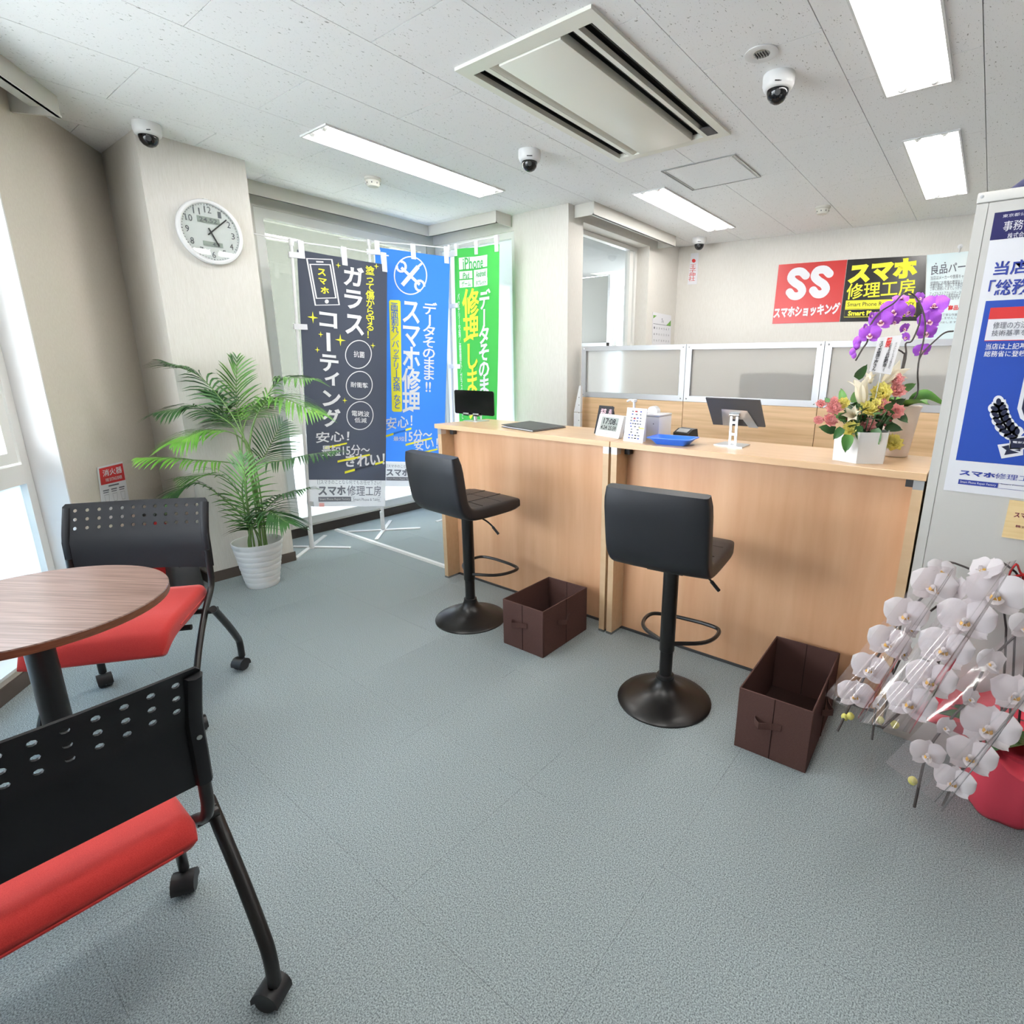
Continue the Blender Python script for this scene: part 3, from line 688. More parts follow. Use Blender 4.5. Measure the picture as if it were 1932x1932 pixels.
def chair(label, loc, rz):
    t = thing('nesting_chair', label, 'chair', loc, rz, 'red and black chairs at the round table')
    # backrest: curved perforated plastic sheet
    prof = [(-.118, .525), (-.121, .56), (-.123, .61), (-.125, .665), (-.135, .69), (-.15, .725), (-.168, .77), (-.177, .792), (-.185, .803)]
    def bp(u, v):
        zs = .525+v*(.803-.525); k = 0
        while k < len(prof)-2 and prof[k+1][1] < zs: k += 1
        (xa, za), (xb, zb) = prof[k], prof[k+1]; x = xa+(xb-xa)*(zs-za)/(zb-za)
        cz = 0
        if v < .12: cz = .012*(1-(u/.24)**2)*(1-v/.12)
        return Vector((x-.018*(1-(u/.243)**2), u, zs+cz))
    bm = nb(); hw = .243
    cols = 12; us = [-hw+.02+(2*hw-.04)*i/cols for i in range(cols+1)]; vs_ = [.62, .735, .85, .965]
    cache = {}
    def vert(u, v):
        k = (round(u, 4), round(v, 4))
        if k not in cache: cache[k] = bm.verts.new(bp(u, v))
        return cache[k]
    ugrid = [-hw]+us+[hw]
    for a, b in zip(ugrid, ugrid[1:]):
        for v0, v1 in zip([0, .15, .31, .5], [.15, .31, .5, .62]): 
            f = [vert(a, v0), vert(b, v0), vert(b, v1)]+([vert((a+b)/2, v1)] if v1 == .62 and -hw < a and b < hw else [])+[vert(a, v1)]; bm.faces.new(f)
        for v0, v1 in zip(vs_, vs_[1:]):
            if a == -hw or b == hw:
                m = (v0+v1)/2
                f = [vert(a, v0), vert(b, v0)]+([vert(b, m)] if a == -hw else [])+[vert(b, v1), vert(a, v1)]+([vert(a, m)] if b == hw else []); bm.faces.new(f); continue
            cu, cv = (a+b)/2, (v0+v1)/2
            outer = [(b, cv), (b, v1), (cu, v1), (a, v1), (a, cv), (a, v0), (cu, v0), (b, v0)]
            inner = [(cu+.0066*math.cos(k*PI/4), cv+.0236*math.sin(k*PI/4)) for k in range(8)]
            for k in range(8):
                j = (k+1) % 8; bm.faces.new((vert(*outer[k]), vert(*outer[j]), vert(*inner[j]), vert(*inner[k])))
        f = [vert(a, .965), *([vert((a+b)/2, .965)] if -hw < a and b < hw else []), vert(b, .965), vert(min(max(b, -hw+.008), hw-.008) if abs(b) == hw else b, 1), vert(min(max(a, -hw+.008), hw-.008) if abs(a) == hw else a, 1)]; bm.faces.new(f)
    bmesh.ops.recalc_face_normals(bm, faces=bm.faces)
    bmesh.ops.solidify(bm, geom=bm.faces[:], thickness=.004)
    back = obj('backrest', bm, 'plastic', t, world=False, smooth=50)
    for s in (-1, 1):
        bm = nb(); tube(bm, smoothpath([(-.128, s*.232, .53), (-.133, s*.232, .6), (-.136, s*.232, .67), (-.158, s*.232, .73), (-.183, s*.232, .785)], 3), .015, 8, flat=.8); obj('sleeve', bm, 'plastic', back, world=False)
        bm = nb(); lathe(bm, [(.0, .001), (.005, .0)], 10, mx=Matrix.Translation((-.15, s*.232, .64)) @ Matrix.Rotation(-PI/2, 4, 'Y')); obj('screw', bm, 'steel', back, world=False)
        bm = nb(); tube(bm, smoothpath([(-.128, s*.232, .6), (-.125, s*.232, .52), (-.122, s*.231, .47), (-.1, s*.228, .43), (-.02, s*.226, .375), (.1, s*.227, .27), (.19, s*.23, .16), (.225, s*.235, .1), (.228, s*.236, .06)], 4), .012, 10); obj('front_leg', bm, 'blackmetal', t, world=False)
        bm = nb(); tube(bm, smoothpath([(.0, s*.262, .392), (-.02, s*.262, .375), (-.12, s*.264, .265), (-.2, s*.264, .17), (-.226, s*.263, .13), (-.23, s*.263, .06)], 4), .014, 10); obj('rear_leg', bm, 'blackmetal', t, world=False)
        bm = nb(); tube(bm, [(-.03, s*.225, .375), (-.03, s*.268, .375)], .014, 10); obj('pivot', bm, 'blackmetal', t, world=False)
        for x, y, a, top in ((.228, s*.236, .5*s, .075), (-.23, s*.263, 2.6*s, .075)):
            b1, b2 = nb(), nb(); caster(b1, b2, x, y, a, top); cs = obj('caster', b2, 'black', t, world=False); obj('wheel', b1, 'black', cs, world=False)
    bm = nb(); tube(bm, [(-.03, -.22, .375), (-.03, .22, .375)], .011, 8); tube(bm, [(.08, -.21, .36), (.08, .21, .36)], .011, 8); obj('cross_bar', bm, 'blackmetal', t, world=False)
    # seat cushion: rounded, with a falling front edge
    def seat(x0, x1, hwid, z, h, mname):
        loops = []; n = 16
        for k in range(n+1):
            f = k/n; x = x0+(x1-x0)*f
            e = min(f, 1-f)*(x1-x0); rr = .03; q_ = 1 if e > rr else math.sqrt(max(0, 1-(1-e/rr)**2))*.85+.15
            drop = .0 if f < .62 else -.05*((f-.62)/.38)**2
            dish = .004*math.cos(f*PI*2)
            loops.append([Vector((x, a*(.96+.04*q_), z+drop+dish+b*q_)) for a, b in rrect(2*hwid, h, min(.024, h*.46), 5)])
        bm = nb(); loft(bm, loops); return bm
    st = obj('seat', seat(-.14, .31, .208, .418, .074, ''), 'redfabric', t, world=False, smooth=60)
    bm = nb(); tube(bm, [(-.1405, -.175, .412), (-.1405, .175, .412)], .0025, 5)
    for s in (-1, 1): tube(bm, smoothpath([(-.1, s*.2085, .413), (.0, s*.2085, .411), (.1, s*.2085, .411), (.16, s*.2085, .409)], 3), .0025, 5)
    obj('piping', bm, 'redfabric', st, world=False)
    return t
# far chair: rear casters at (-2.483,.871) and (-2.8,.452), facing the table
F1 = Vector((.797, -.603, 0)); c1 = (Vector((-2.483, .871, 0))+Vector((-2.8, .452, 0)))/2+F1*.23
chair('red and black chair behind the round table, facing the camera', c1, math.atan2(F1.y, F1.x))
F2 = Vector((-1, .03, 0)); c2 = Vector((-1.005, .317, 0))+Vector((-.03, -1, 0))*.263+F2*.23
chair('red and black chair in the foreground, seen from behind', c2, math.atan2(F2.y, F2.x))

# ---- round table
tx, ty, tz = -1.965, .205, .695
t = thing('round_table', 'round walnut coloured table on a black column', 'table', (tx, ty, 0), .6)
bm = nb(); lathe(bm, [(.298, tz-.024), (.304, tz-.022), (.304, tz-.003)], 72, (tx, ty, 0)); obj('edge_band', bm, 'walnutedge', t)
bm = nb(); lathe(bm, [(.3045, tz-.003), (.303, tz), (.0, tz)], 72, (tx, ty, 0)); bmesh.ops.transform(bm, matrix=Matrix(), verts=bm.verts); obj('tabletop', bm, 'walnut', t)
bm = nb(); lathe(bm, [(.033, .02), (.033, tz-.03)], 28, (tx-.012, ty-.004, 0)); obj('column', bm, 'blackmetal', t)
bm = nb(); box(bm, tx-.12, tx+.12, ty-.12, ty+.12, tz-.032, tz-.024); obj('mount_plate', bm, 'black', t, smooth=0)
bm = nb(); lathe(bm, [(.2, 0), (.2, .008), (.19, .014), (.05, .022), (.034, .026)], 40, (tx-.012, ty-.004, 0)); obj('base', bm, 'blackmetal', t)

# ================================================================== PARTITION, CABINET
PX = [-2.62, -1.722, -.824, .074]
names = ['office partition panel with frosted upper pane, nearest the far window', 'office partition panel with frosted upper pane, behind the tablet stand', 'office partition panel with frosted upper pane, behind the flowers']
for k in range(3):
    a, b = PX[k]+.002, PX[k+1]-.002; Y = 3.66
    t = thing('partition_panel', names[k], 'partition', ((a+b)/2, Y, 0), 0, 'frosted office partitions')
    bm = nb(); box(bm, a, b, Y-.02, Y+.02, .06, 1.098); obj('wood_panel', bm, 'oakpanel', t, smooth=0)
    bm = nb()
    for q_ in ((a, a+.04, 1.1, 1.49), (b-.04, b, 1.1, 1.49), (a+.04, b-.04, 1.1, 1.14), (a+.04, b-.04, 1.455, 1.49)): box(bm, q_[0], q_[1], Y-.021, Y+.021, q_[2], q_[3])
    fr = obj('pane_frame', bm, 'alu', t, smooth=0)
    bm = nb(); box(bm, a+.04, b-.04, Y-.004, Y+.004, 1.14, 1.455); obj('frosted_pane', bm, 'frostpanel', t, smooth=0)
    for x in (a+.02, b-.02):
        for z in (1.12, 1.472):
            bm = nb(); lathe(bm, [(.006, 0), (.0, .002)], 10, mx=Matrix.Translation((x, Y-.021, z)) @ Matrix.Rotation(PI/2, 4, 'X')); obj('screw', bm, 'steel', fr)
    for x in (a+.1, b-.1):
        bm = nb(); box(bm, x-.02, x+.02, Y-.12, Y+.12, 0, .012); box(bm, x-.015, x+.015, Y-.015, Y+.015, .012, .06); obj('foot', bm, 'alu', t, smooth=0)
# desk and screens half seen through the frosted panes
t = thing('office_desk', 'white office desk behind the frosted partitions', 'desk', (-.9, 4.35, 0))
bm = nb(); box(bm, -1.6, .2, 4.0, 4.7, .68, .71); obj('desk_top', bm, 'white', t, smooth=0)
for x in (-1.58, .16):
    for y in (4.02, 4.64): bm = nb(); box(bm, x, x+.04, y, y+.04, 0, .68); obj('leg', bm, 'alu', t, smooth=0)
for i, (x, y, l) in enumerate(((-1.2, 4.06, 'dark monitor blurred behind the middle frosted pane'), (-.42, 4.06, 'dark monitor blurred behind the frosted pane by the flowers'))):
    t = thing('monitor', l, 'monitor', (x, y, .71), 0, 'monitors behind the partition')
    bm = nb(); box(bm, x-.27, x+.27, y-.02, y+.02, .95, 1.3, bev=.006); obj('screen', bm, 'black', t)
    bm = nb(); box(bm, x-.02, x+.02, y+.02, y+.04, .72, 1.05); obj('neck', bm, 'black', t, smooth=0)
    bm = nb(); box(bm, x-.11, x+.11, y-.08, y+.12, .71, .722, bev=.004); obj('base', bm, 'black', t)
# white perforated metal rack end beside the partition
t = thing('metal_rack', 'white perforated metal rack post between the wall and the partition', 'rack', (-2.585, 3.56, 0))
bm = nb(); x = -2.6
box(bm, x-.02, x+.045, 3.545, 3.57, 0, .98); obj('post', bm, 'whitegloss', t, smooth=0)
bm = nb(); loft(bm, [[Vector((x-.02, y, .985)), Vector((x+.045, y, .985)), Vector((x+.045, y, 1.19)), Vector((x+.03, y, 1.19))] for y in (3.545, 3.57)]); obj('bracket', bm, 'whitegloss', t, smooth=0)
for k in range(4): bm = nb(); lathe(bm, [(.004, 0), (.0, .001)], 8, mx=Matrix.Translation((x+.03, 3.544, .92+.06*k)) @ Matrix.Rotation(PI/2, 4, 'X')); obj('hole', bm, 'darkgrey', t)
# tall cabinet
cx0, cx1, cyf, cyb = -.1135, .80, 2.14, 2.58
t = thing('storage_cabinet', 'tall off-white metal cabinet covered with posters', 'cabinet', ((cx0+cx1)/2, 2.36, 0))
bm = nb(); box(bm, cx0, cx1, cyf+.006, cyb, 0, 1.798); obj('body', bm, 'metalwhite', t, smooth=0)
bm = nb(); box(bm, cx0-.002, cx1+.002, cyf-.002, cyb, 1.8, 1.829, bev=.004); tp = obj('top_cap', bm, 'metalwhite', t)
bm = nb(); lathe(bm, [(.005, 0), (.0, .001)], 10, mx=Matrix.Translation((-.104, cyf-.002, 1.817)) @ Matrix.Rotation(PI/2, 4, 'X')); obj('cap_screw', bm, 'alu', tp)
bm = nb(); box(bm, cx0, -.0855, cyf, cyf+.006, .02, 1.798); obj('stile', bm, 'metalwhite', t, smooth=0)
bm = nb(); box(bm, -.084, .74, cyf, cyf+.006, .02, 1.798); obj('front_panel', bm, 'metalwhite', t, smooth=0)
bm = nb(); L = []
for k in range(9):
    f = k/8; s_ = math.sqrt(max(.04, 1-(1-min(f*4, 1))**2)); L.append([Vector((-.072+.6*f, 2.3+a*s_, 1.829+.03*s_+b*s_)) for a, b in rrect(.25, .06, .028, 4)])
loft(bm, L); tag(obj('cloth_bag', bm, 'navycloth', smooth=60), 'dark navy bag lying on top of the tall cabinet', 'bag')
# ================================================================== BANNERS
def hplane(a, b):
    d = Vector(b)-Vector(a); d.z = 0; return Vector((-d.y, d.x, 0)).normalized()
def banner(label, base, top, end, tail, corners, cloth, wave, split, feet, tabs):
    "feather banner on a white pole with cross feet; split = cloth coordinate where the white foot of the cloth begins"
    base, top, end = Vector(base), Vector(top), Vector(end)
    t = thing('promotional_banner', label, 'banner', base, 0, 'shop banners by the window')
    bm = nb(); tube(bm, smoothpath([base+Vector((0, 0, .012)), base+(top-base)*.4, base+(top-base)*.8, top], 4), [.013]*5+[.011]*8, 10); po = obj('pole', bm, 'whitegloss', t)
    bm = nb(); tube(bm, [top+Vector((0, 0, -.03)), top+Vector((0, 0, .012))], .016, 10); obj('pole_cap', bm, 'whitegloss', po)
    bm = nb(); tube(bm, smoothpath([Vector(tail), top, (top+end)/2+Vector((0, 0, .004)), end], 4), .005, 8); obj('cross_rod', bm, 'whitegloss', t)
    for a, b in feet:
        a, b = Vector(a), Vector(b); a.z = b.z = .004; d = (b-a).normalized(); n = Vector((-d.y, d.x, 0))*.014
        bm = nb(); loft(bm, [[p-n+Vector((0, 0, -.004)), p+n+Vector((0, 0, -.004)), p+n+Vector((0, 0, .004)), p-n+Vector((0, 0, .004))] for p in (a, b)]); obj('foot_bar', bm, 'whitegloss', t, smooth=0)
    bm = nb(); tube(bm, [base, base+Vector((0, 0, .16))], .017, 10); obj('pole_socket', bm, 'whitegloss', t)
    N = hplane(top, end)
    if N.dot(CAM-top) < 0: N = -N
    o_ = top+N*.008
    q = Quad(*[onpl(x, y, o_, N) for x, y in corners], wave=wave)
    bm = nb(); q.sheet(bm, t1=split, ns=18, nt=36, th=0); cl = obj('cloth', bm, cloth, t, smooth=180)
    if split < 1:
        bm = nb(); q.sheet(bm, t0=split, ns=18, nt=6, th=0); obj('cloth_foot', bm, 'clothwhite', t, smooth=180)
    for s_ in tabs:
        bm = nb(); p = q.at(s_, 0)
        zt = top.z+.008
        r_ = (q.P[1]-q.P[0]).normalized()*.018
        loft(bm, [[p-r_+Vector((0, 0, -.05))+N*.004, p+r_+Vector((0, 0, -.05))+N*.004, p+r_+N*.006+Vector((0, 0, zt-p.z)), p-r_+N*.006+Vector((0, 0, zt-p.z))], [p-r_+Vector((0, 0, -.05))-N*.004, p+r_+Vector((0, 0, -.05))-N*.004, p+r_-N*.016+Vector((0, 0, zt-p.z)), p-r_-N*.016+Vector((0, 0, zt-p.z))]])
        obj('hanging_tab', bm, 'paper', t, smooth=0)
    for tv in (.02, .28, .6, .985):
        p = q.at(0, tv); f = min(max((top.z-p.z)/(top.z-base.z), 0), 1); pp = top+(base-top)*f
        d = (p-pp); d.z = 0
        if d.length < .005: d = (q.P[1]-q.P[0]).normalized()*.02
        dn = d.normalized(); a = pp-dn*.02+N*.015; b = p+dn*.04+N*.006; a.z = b.z = p.z
        bm = nb(); z1 = Vector((0, 0, .018)); loft(bm, [[a-z1, b-z1, b+z1, a+z1], [a-z1-N*.03, b-z1-N*.008, b+z1-N*.008, a+z1-N*.03]]); obj('pole_tab', bm, 'paper', t, smooth=0)
    return t, q
def star(q, bm, x, y, r):
    s, t_ = q.st(x, y); s2, _ = q.st(x+r, y); _, t2 = q.st(x, y+r); rs, rt = s2-s, (t2-t_)*1.15
    P = [(s+rs*(1 if k % 2 == 0 else .22)*math.cos(k*PI/4), t_+rt*(1 if k % 2 == 0 else .22)*math.sin(k*PI/4)) for k in range(8)]
    vs = [bm.verts.new(q.at(a, b, .004)) for a, b in P]; c = bm.verts.new(q.at(s, t_, .004))
    for k in range(8): bm.faces.new((c, vs[k], vs[(k+1) % 8]))
def rectpx(q, bm, a, b, w=.003, ns=1, nt=1):
    (s0, t0), (s1, t1) = q.st(*a), q.st(*b); q.sheet(bm, s0, t0, s1, t1, w, 0, ns, nt)
def quadpx(q, bm, pts, w=.003): q.poly(bm, [q.st(*p) for p in pts], w)
def ellpx(q, x, y, rx, ry, n=40, rot=0):
    out = []
    for k in range(n):
        a = 2*PI*k/n; dx, dy = rx*math.cos(a), ry*math.sin(a); out.append(q.st(x+dx*math.cos(rot)-dy*math.sin(rot), y+dx*math.sin(rot)+dy*math.cos(rot)))
    return out
# -- dark banner
wv1 = lambda s, t: .006*math.sin(7*s+2.2*t)*(.3+t)+.003*math.sin(15*s-3*t)
b1, q1 = banner('dark grey promotional banner with white lettering, nearest the palm', (-3.859, 1.934, 0), (-3.843, 2.022, 2.125), (-3.70, 2.675, 2.118), (-3.86, 1.745, 2.13),
                [(560, 471), (730, 500), (585, 956), (727, 955)], 'clothblack', wv1, .885,
                [(onz(553, 1032, 0), onz(661, 1034, 0)), (onz(558, 1054, 0), onz(614, 1011, 0))], (.045, .5, .965))
bm = nb()
for P in ([(578.3, 488.1), (625.9, 489.7), (639.9, 575), (594.3, 576)], [(584.5, 499), (622.8, 499.5), (633.7, 562), (596.4, 563)]):
    q1.outline(bm, [q1.st(*p) for p in P], .011)
q1.outline(bm, [q1.st(596, 494), q1.st(610, 494.4)], .009, closed=False)
q1.poly(bm, ellpx(q1, 616.3, 568.9, 3.9, 3.9, 16))
for ch, a, b in (('ガ', (647, 499.5), (687, 543.5)), ('ラ', (649, 545), (684, 585.5)), ('ス', (650.5, 591.5), (687, 634)), ('コ', (601, 587.5), (636.5, 620.3)), ('テ', (602.3, 667.3), (639.3, 702.8)),
                 ('ィ', (611, 700), (641, 728.5)), ('ン', (606.6, 735.6), (643.6, 768.3)), ('グ', (606.6, 769.8), (643.6, 806.8)),
                 ('抗菌', (667, 661.6), (687.7, 675.8)), ('耐衝撃', (661.5, 720), (694.3, 732.7)), ('電磁波', (663.5, 774), (696.3, 786.8)), ('低減', (668.6, 787.4), (691.4, 798.2))):
    text(bm, q1, ch, a, b, bold=.03 if len(ch) == 1 else .01)
rectpx(q1, bm, (615, 627.4), (623.7, 663), .004, 1, 3)
for x, y in ((676.3, 668.7), (677.8, 727), (679.2, 784)): q1.outline(bm, ellpx(q1, x, y, 24.2, 26.5, 36, .25), .0065)
text(bm, q1, '安心！', (594.5, 815), (659, 838), .015, skew=.02, rise=.012); text(bm, q1, '最短15分〜', (606, 840), (697, 864), .012, rise=.012); text(bm, q1, 'きれい！', (652, 858), (725, 883), .03, rise=.014)
obj('white_print', bm, 'printwhite', b1, smooth=0)
bm = nb()
for ch, a, b in (('ス', (598.5, 506.2), (614.5, 521.2)), ('マ', (600.5, 524.3), (616.6, 537.8)), ('ホ', (604.2, 540.4), (620.7, 555.4))): text(bm, q1, ch, a, b, .03)
obj('yellow_print', bm, 'printyellow', b1, smooth=0); bm = nb()
vtext(bm, q1, '塗って傷から守る！', (690.6, 502), (705.6, 640), .012)
for x, y, r in ((589.5, 599, 10), (642.2, 641.6, 10), (604.3, 631, 5), (598, 660, 5), (703.4, 652, 5), (637.9, 500.7, 5), (709.6, 502.5, 5), (650.7, 755.5, 5), (599.2, 776.9, 5)): sb_ = nb(); star(q1, sb_, x, y, r); obj('star_print', sb_, 'printyellow', b1, smooth=0)
for P in ([(612, 843), (655, 835), (655, 838), (612, 847)], [(637, 869), (697, 856), (697, 859.5), (637, 873)], [(651, 889.5), (723, 869), (723, 873), (651, 894)]): sb_ = nb(); quadpx(q1, sb_, P, .0035); obj('underline_print', sb_, 'printyellow', b1, smooth=0)
obj('yellow_column_print', bm, 'printyellow', b1, smooth=0)
def foot_print(b_, q_, s0, t0, s1, t1, m='printgrey', k=''):
    bm = nb(); W_, H_ = s1-s0, t1-t0
    text(bm, q_, 'スマホのことなら何でもお任せ下さい！', (s0+.04*W_, t0), (s1, t0+.2*H_), .0, px=False)
    text(bm, q_, 'スマホ', (s0, t0+.27*H_), (s0+.43*W_, t0+.72*H_), .04, px=False); text(bm, q_, '修理工房', (s0+.45*W_, t0+.25*H_), (s1, t0+.73*H_), .005, px=False)
    q_.sheet(bm, s0, t0+.78*H_, s0+.51*W_, t1, .003, 0, 4, 1)
    q_.outline(bm, [(s0+.51*W_, t0+.79*H_), (s1, t0+.79*H_), (s1, t1), (s0+.51*W_, t1)], .002)
    text(bm, q_, 'Smart Phone & Tablet', (s0+.54*W_, t0+.83*H_), (s1-.02*W_, t1-.04*H_), .0, px=False)
    q_.outline(bm, [(s0, t0), (s0+.028*W_, t0), (s0+.028*W_, t0+.2*H_), (s0, t0+.2*H_)], .0025)
    o1 = obj('grey_print', bm, m, b_, smooth=0)
    bm = nb(); text(bm, q_, 'Smart Phone Repair Factory', (s0+.015*W_, t0+.83*H_), (s0+.49*W_, t1-.04*H_), .0, w=.0055, px=False); obj('white_small_print', bm, 'printwhite', b_, smooth=0)
(sa, ta), (sb, tb) = q1.st(599, 905), q1.st(718, 946); foot_print(b1, q1, sa, ta, sb, tb)
bm = nb(); rectpx(q1, bm, (602, 949), (612, 956)); obj('label_patch', bm, 'carnpink', b1, smooth=0)
# -- blue banner
wv2 = lambda s, t: .007*math.sin(6*s-2*t+1)*(.4+t)
b2, q2 = banner('blue promotional banner with crossed tools emblem', (-3.849, 2.543, 0), (-3.895, 2.65, 2.235), (-3.583, 3.156, 2.235), (-3.99, 2.46, 2.235),
                [(707, 466), (849, 485), (722, 918), (836, 917)], 'clothblue', wv2, .885,
                [(onz(655, 1004, 0), onz(793, 997, 0)), (onz(710, 1019, 0), onz(737, 983, 0))], (.03, .5, .95))
bm = nb(); q2.outline(bm, ellpx(q2, 774.5, 519.8, 30.5, 35.5, 40), .009)
q2.outline(bm, [q2.st(759, 538), q2.st(789, 503)], .03, closed=False); q2.outline(bm, [q2.st(789, 503), q2.st(796, 497)], .016, closed=False)
q2.outline(bm, [q2.st(757, 505), q2.st(792, 537)], .022, closed=False)
for x, y, d in ((757, 503, -1), (792, 539, 1)):
    P = [q2.st(x+8.5*math.cos(a)*1, y+9.5*math.sin(a)) for a in [math.radians((225 if d < 0 else 45)+35+k*29) for k in range(11)]]; q2.outline(bm, P, .018, closed=False)
vtext(bm, q2, 'データそのまま', (798.5, 571), (820, 718), .02); text(bm, q2, '!!', (803, 720), (813, 740), .02)
vtext(bm, q2, 'スマホ修理', (759, 564), (791, 783), .02)
text(bm, q2, '安心！', (728, 788), (778, 813), .015, rise=.02); text(bm, q2, '最短', (742, 823), (763, 832), .01); text(bm, q2, '15分〜', (764, 812), (815, 836), .02, rise=.012); text(bm, q2, '安い！', (781, 829), (826, 852), .015, rise=.012)
obj('white_print', bm, 'printwhite', b2, smooth=0)
bm = nb(); P = [q2.st(*p) for p in ((736, 566), (753, 566.5), (755.5, 569), (758.5, 774), (757, 776.8), (742, 776.6), (739.5, 774), (734, 569))]; q2.poly(bm, P, .003)
for P in ([(728, 821), (776, 806), (776, 810), (728, 825)], [(765, 837), (815, 825), (815, 828.5), (765, 841)], [(783, 855), (826, 846), (826, 849), (783, 859)]): sb_ = nb(); quadpx(q2, sb_, P, .0035); obj('underline_print', sb_, 'printyellow', b2, smooth=0)
obj('yellow_print', bm, 'printyellow', b2, smooth=0)
bm = nb(); vtext(bm, q2, '画面割れ／バッテリー交換 など', (737, 571), (753, 771), .005, w=.0055, slant=.045); obj('blue_print', bm, 'printblue', b2, smooth=0)
(sa, ta), (sb, tb) = q2.st(728, 876), q2.st(828, 906); foot_print(b2, q2, sa, ta, sb, tb)
# -- green banner
wv3 = lambda s, t: .011*math.sin(9*s+3*t)*(.5+.5*math.exp(-2*t))
b3, q3 = banner('green promotional banner behind the small tablet', (-3.70, 3.21, 0), (-3.68, 3.245, 2.272), (-3.127, 3.236, 2.275), (-3.74, 3.25, 2.272),
                [(857, 471), (943, 461), (868, 826), (936, 814)], 'clothgreen', wv3, 1.0,
                [((-3.93, 3.21, 0), (-3.47, 3.21, 0)), ((-3.70, 2.98, 0), (-3.70, 3.43, 0))], (.05, .48, .95))
bm = nb()
for a, b, c, d in (((868, 487), (921, 478.5), (921, 503), (869, 511.5)), ((869, 513), (890.5, 510), (890.5, 524.5), (869, 527)), ((893, 509.5), (921, 506.5), (921, 523.5), (893, 525)), ((869, 529.5), (890.5, 527), (890.5, 541), (869, 543)), ((893, 527), (921.5, 525), (921.5, 538), (893, 539.5))):
    s0, t0 = q3.st(*a); s1, t1 = q3.st(*c); q3.sheet(bm, s0, t0, s1, t1, .003, 0, 6, 1)
vtext(bm, q3, 'データそのまま！', (905, 551), (923, 802), .03, w=.005); vtext(bm, q3, 'バッテリー交換／画面割れ／ガラスコートなど', (865.5, 555), (875, 790), .01, w=.005)
obj('white_print', bm, 'printwhite', b3, smooth=0)
bm = nb(); vtext(bm, q3, '修理します', (875.5, 550), (903, 788), .02, w=.005); obj('yellow_print', bm, 'printyellow', b3, smooth=0)
bm = nb()
for b_, a, b in (('iPhone', (875.4, 487), (912, 505)), ('iPad', (875, 515), (885.5, 525)), ('Android', (897, 511), (918, 521)), ('ゲーム', (873, 531), (888, 540)), ('タブレット', (897, 529), (919, 537))): text(bm, q3, b_, a, b, .015, w=.0055)
obj('green_print', bm, 'printgreen', b3, smooth=0)
# floor cable cover
bm = nb(); L = [Vector((-4.15, 2.30, 0)), Vector((-3.4, 2.293, 0)), Vector((-2.66, 2.286, 0))]
loft(bm, [[p+Vector((0, a, b)) for a, b in ((-.022, 0), (-.012, .012), (.012, .012), (.022, 0))] for p in L]); tag(obj('cable_cover', bm, 'white', smooth=0), 'white floor cable cover running from the window to the counter', 'cable cover')

# ================================================================== PALM
PC = Vector((-3.43, 1.385, 0))
t = thing('potted_palm', 'artificial palm in a ribbed white pot by the column', 'plant', PC)
bm = nb(); pr = [(.09, 0)]
for k in range(7):
    r0 = .093+.0062*k; z0 = .006+.035*k; pr += [(r0, z0), (r0+.004, z0+.018), (r0+.0035, z0+.03), (r0+.0015, z0+.034)]
pr += [(.139, .262), (.141, .285), (.136, .285), (.127, .25), (.12, .2), (.0, .2)]
lathe(bm, pr, 44, PC); pot = obj('pot', bm, 'white', t, smooth=60)
bm = nb(); lathe(bm, [(.12, .2), (.121, .205), (.0, .21)], 24, PC); obj('soil', bm, 'moss', pot)
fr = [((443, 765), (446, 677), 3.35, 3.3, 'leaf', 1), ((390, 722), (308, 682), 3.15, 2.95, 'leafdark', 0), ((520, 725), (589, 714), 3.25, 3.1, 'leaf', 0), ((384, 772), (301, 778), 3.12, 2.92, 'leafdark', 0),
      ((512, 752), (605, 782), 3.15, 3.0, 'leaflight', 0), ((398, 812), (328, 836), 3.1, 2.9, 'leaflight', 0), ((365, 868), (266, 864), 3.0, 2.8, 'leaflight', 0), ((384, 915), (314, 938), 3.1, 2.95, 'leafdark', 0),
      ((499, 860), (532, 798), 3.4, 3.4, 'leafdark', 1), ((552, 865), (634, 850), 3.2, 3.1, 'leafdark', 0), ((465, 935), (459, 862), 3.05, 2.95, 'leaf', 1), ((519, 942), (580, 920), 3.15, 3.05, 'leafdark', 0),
      ((500, 965), (542, 986), 3.1, 3.0, 'leafdark', 0), ((420, 790), (366, 740), 3.35, 3.35, 'leafdark', 0), ((478, 770), (520, 760), 3.4, 3.45, 'leaf', 0), ((430, 905), (345, 900), 3.15, 3.0, 'leaf', 0)]
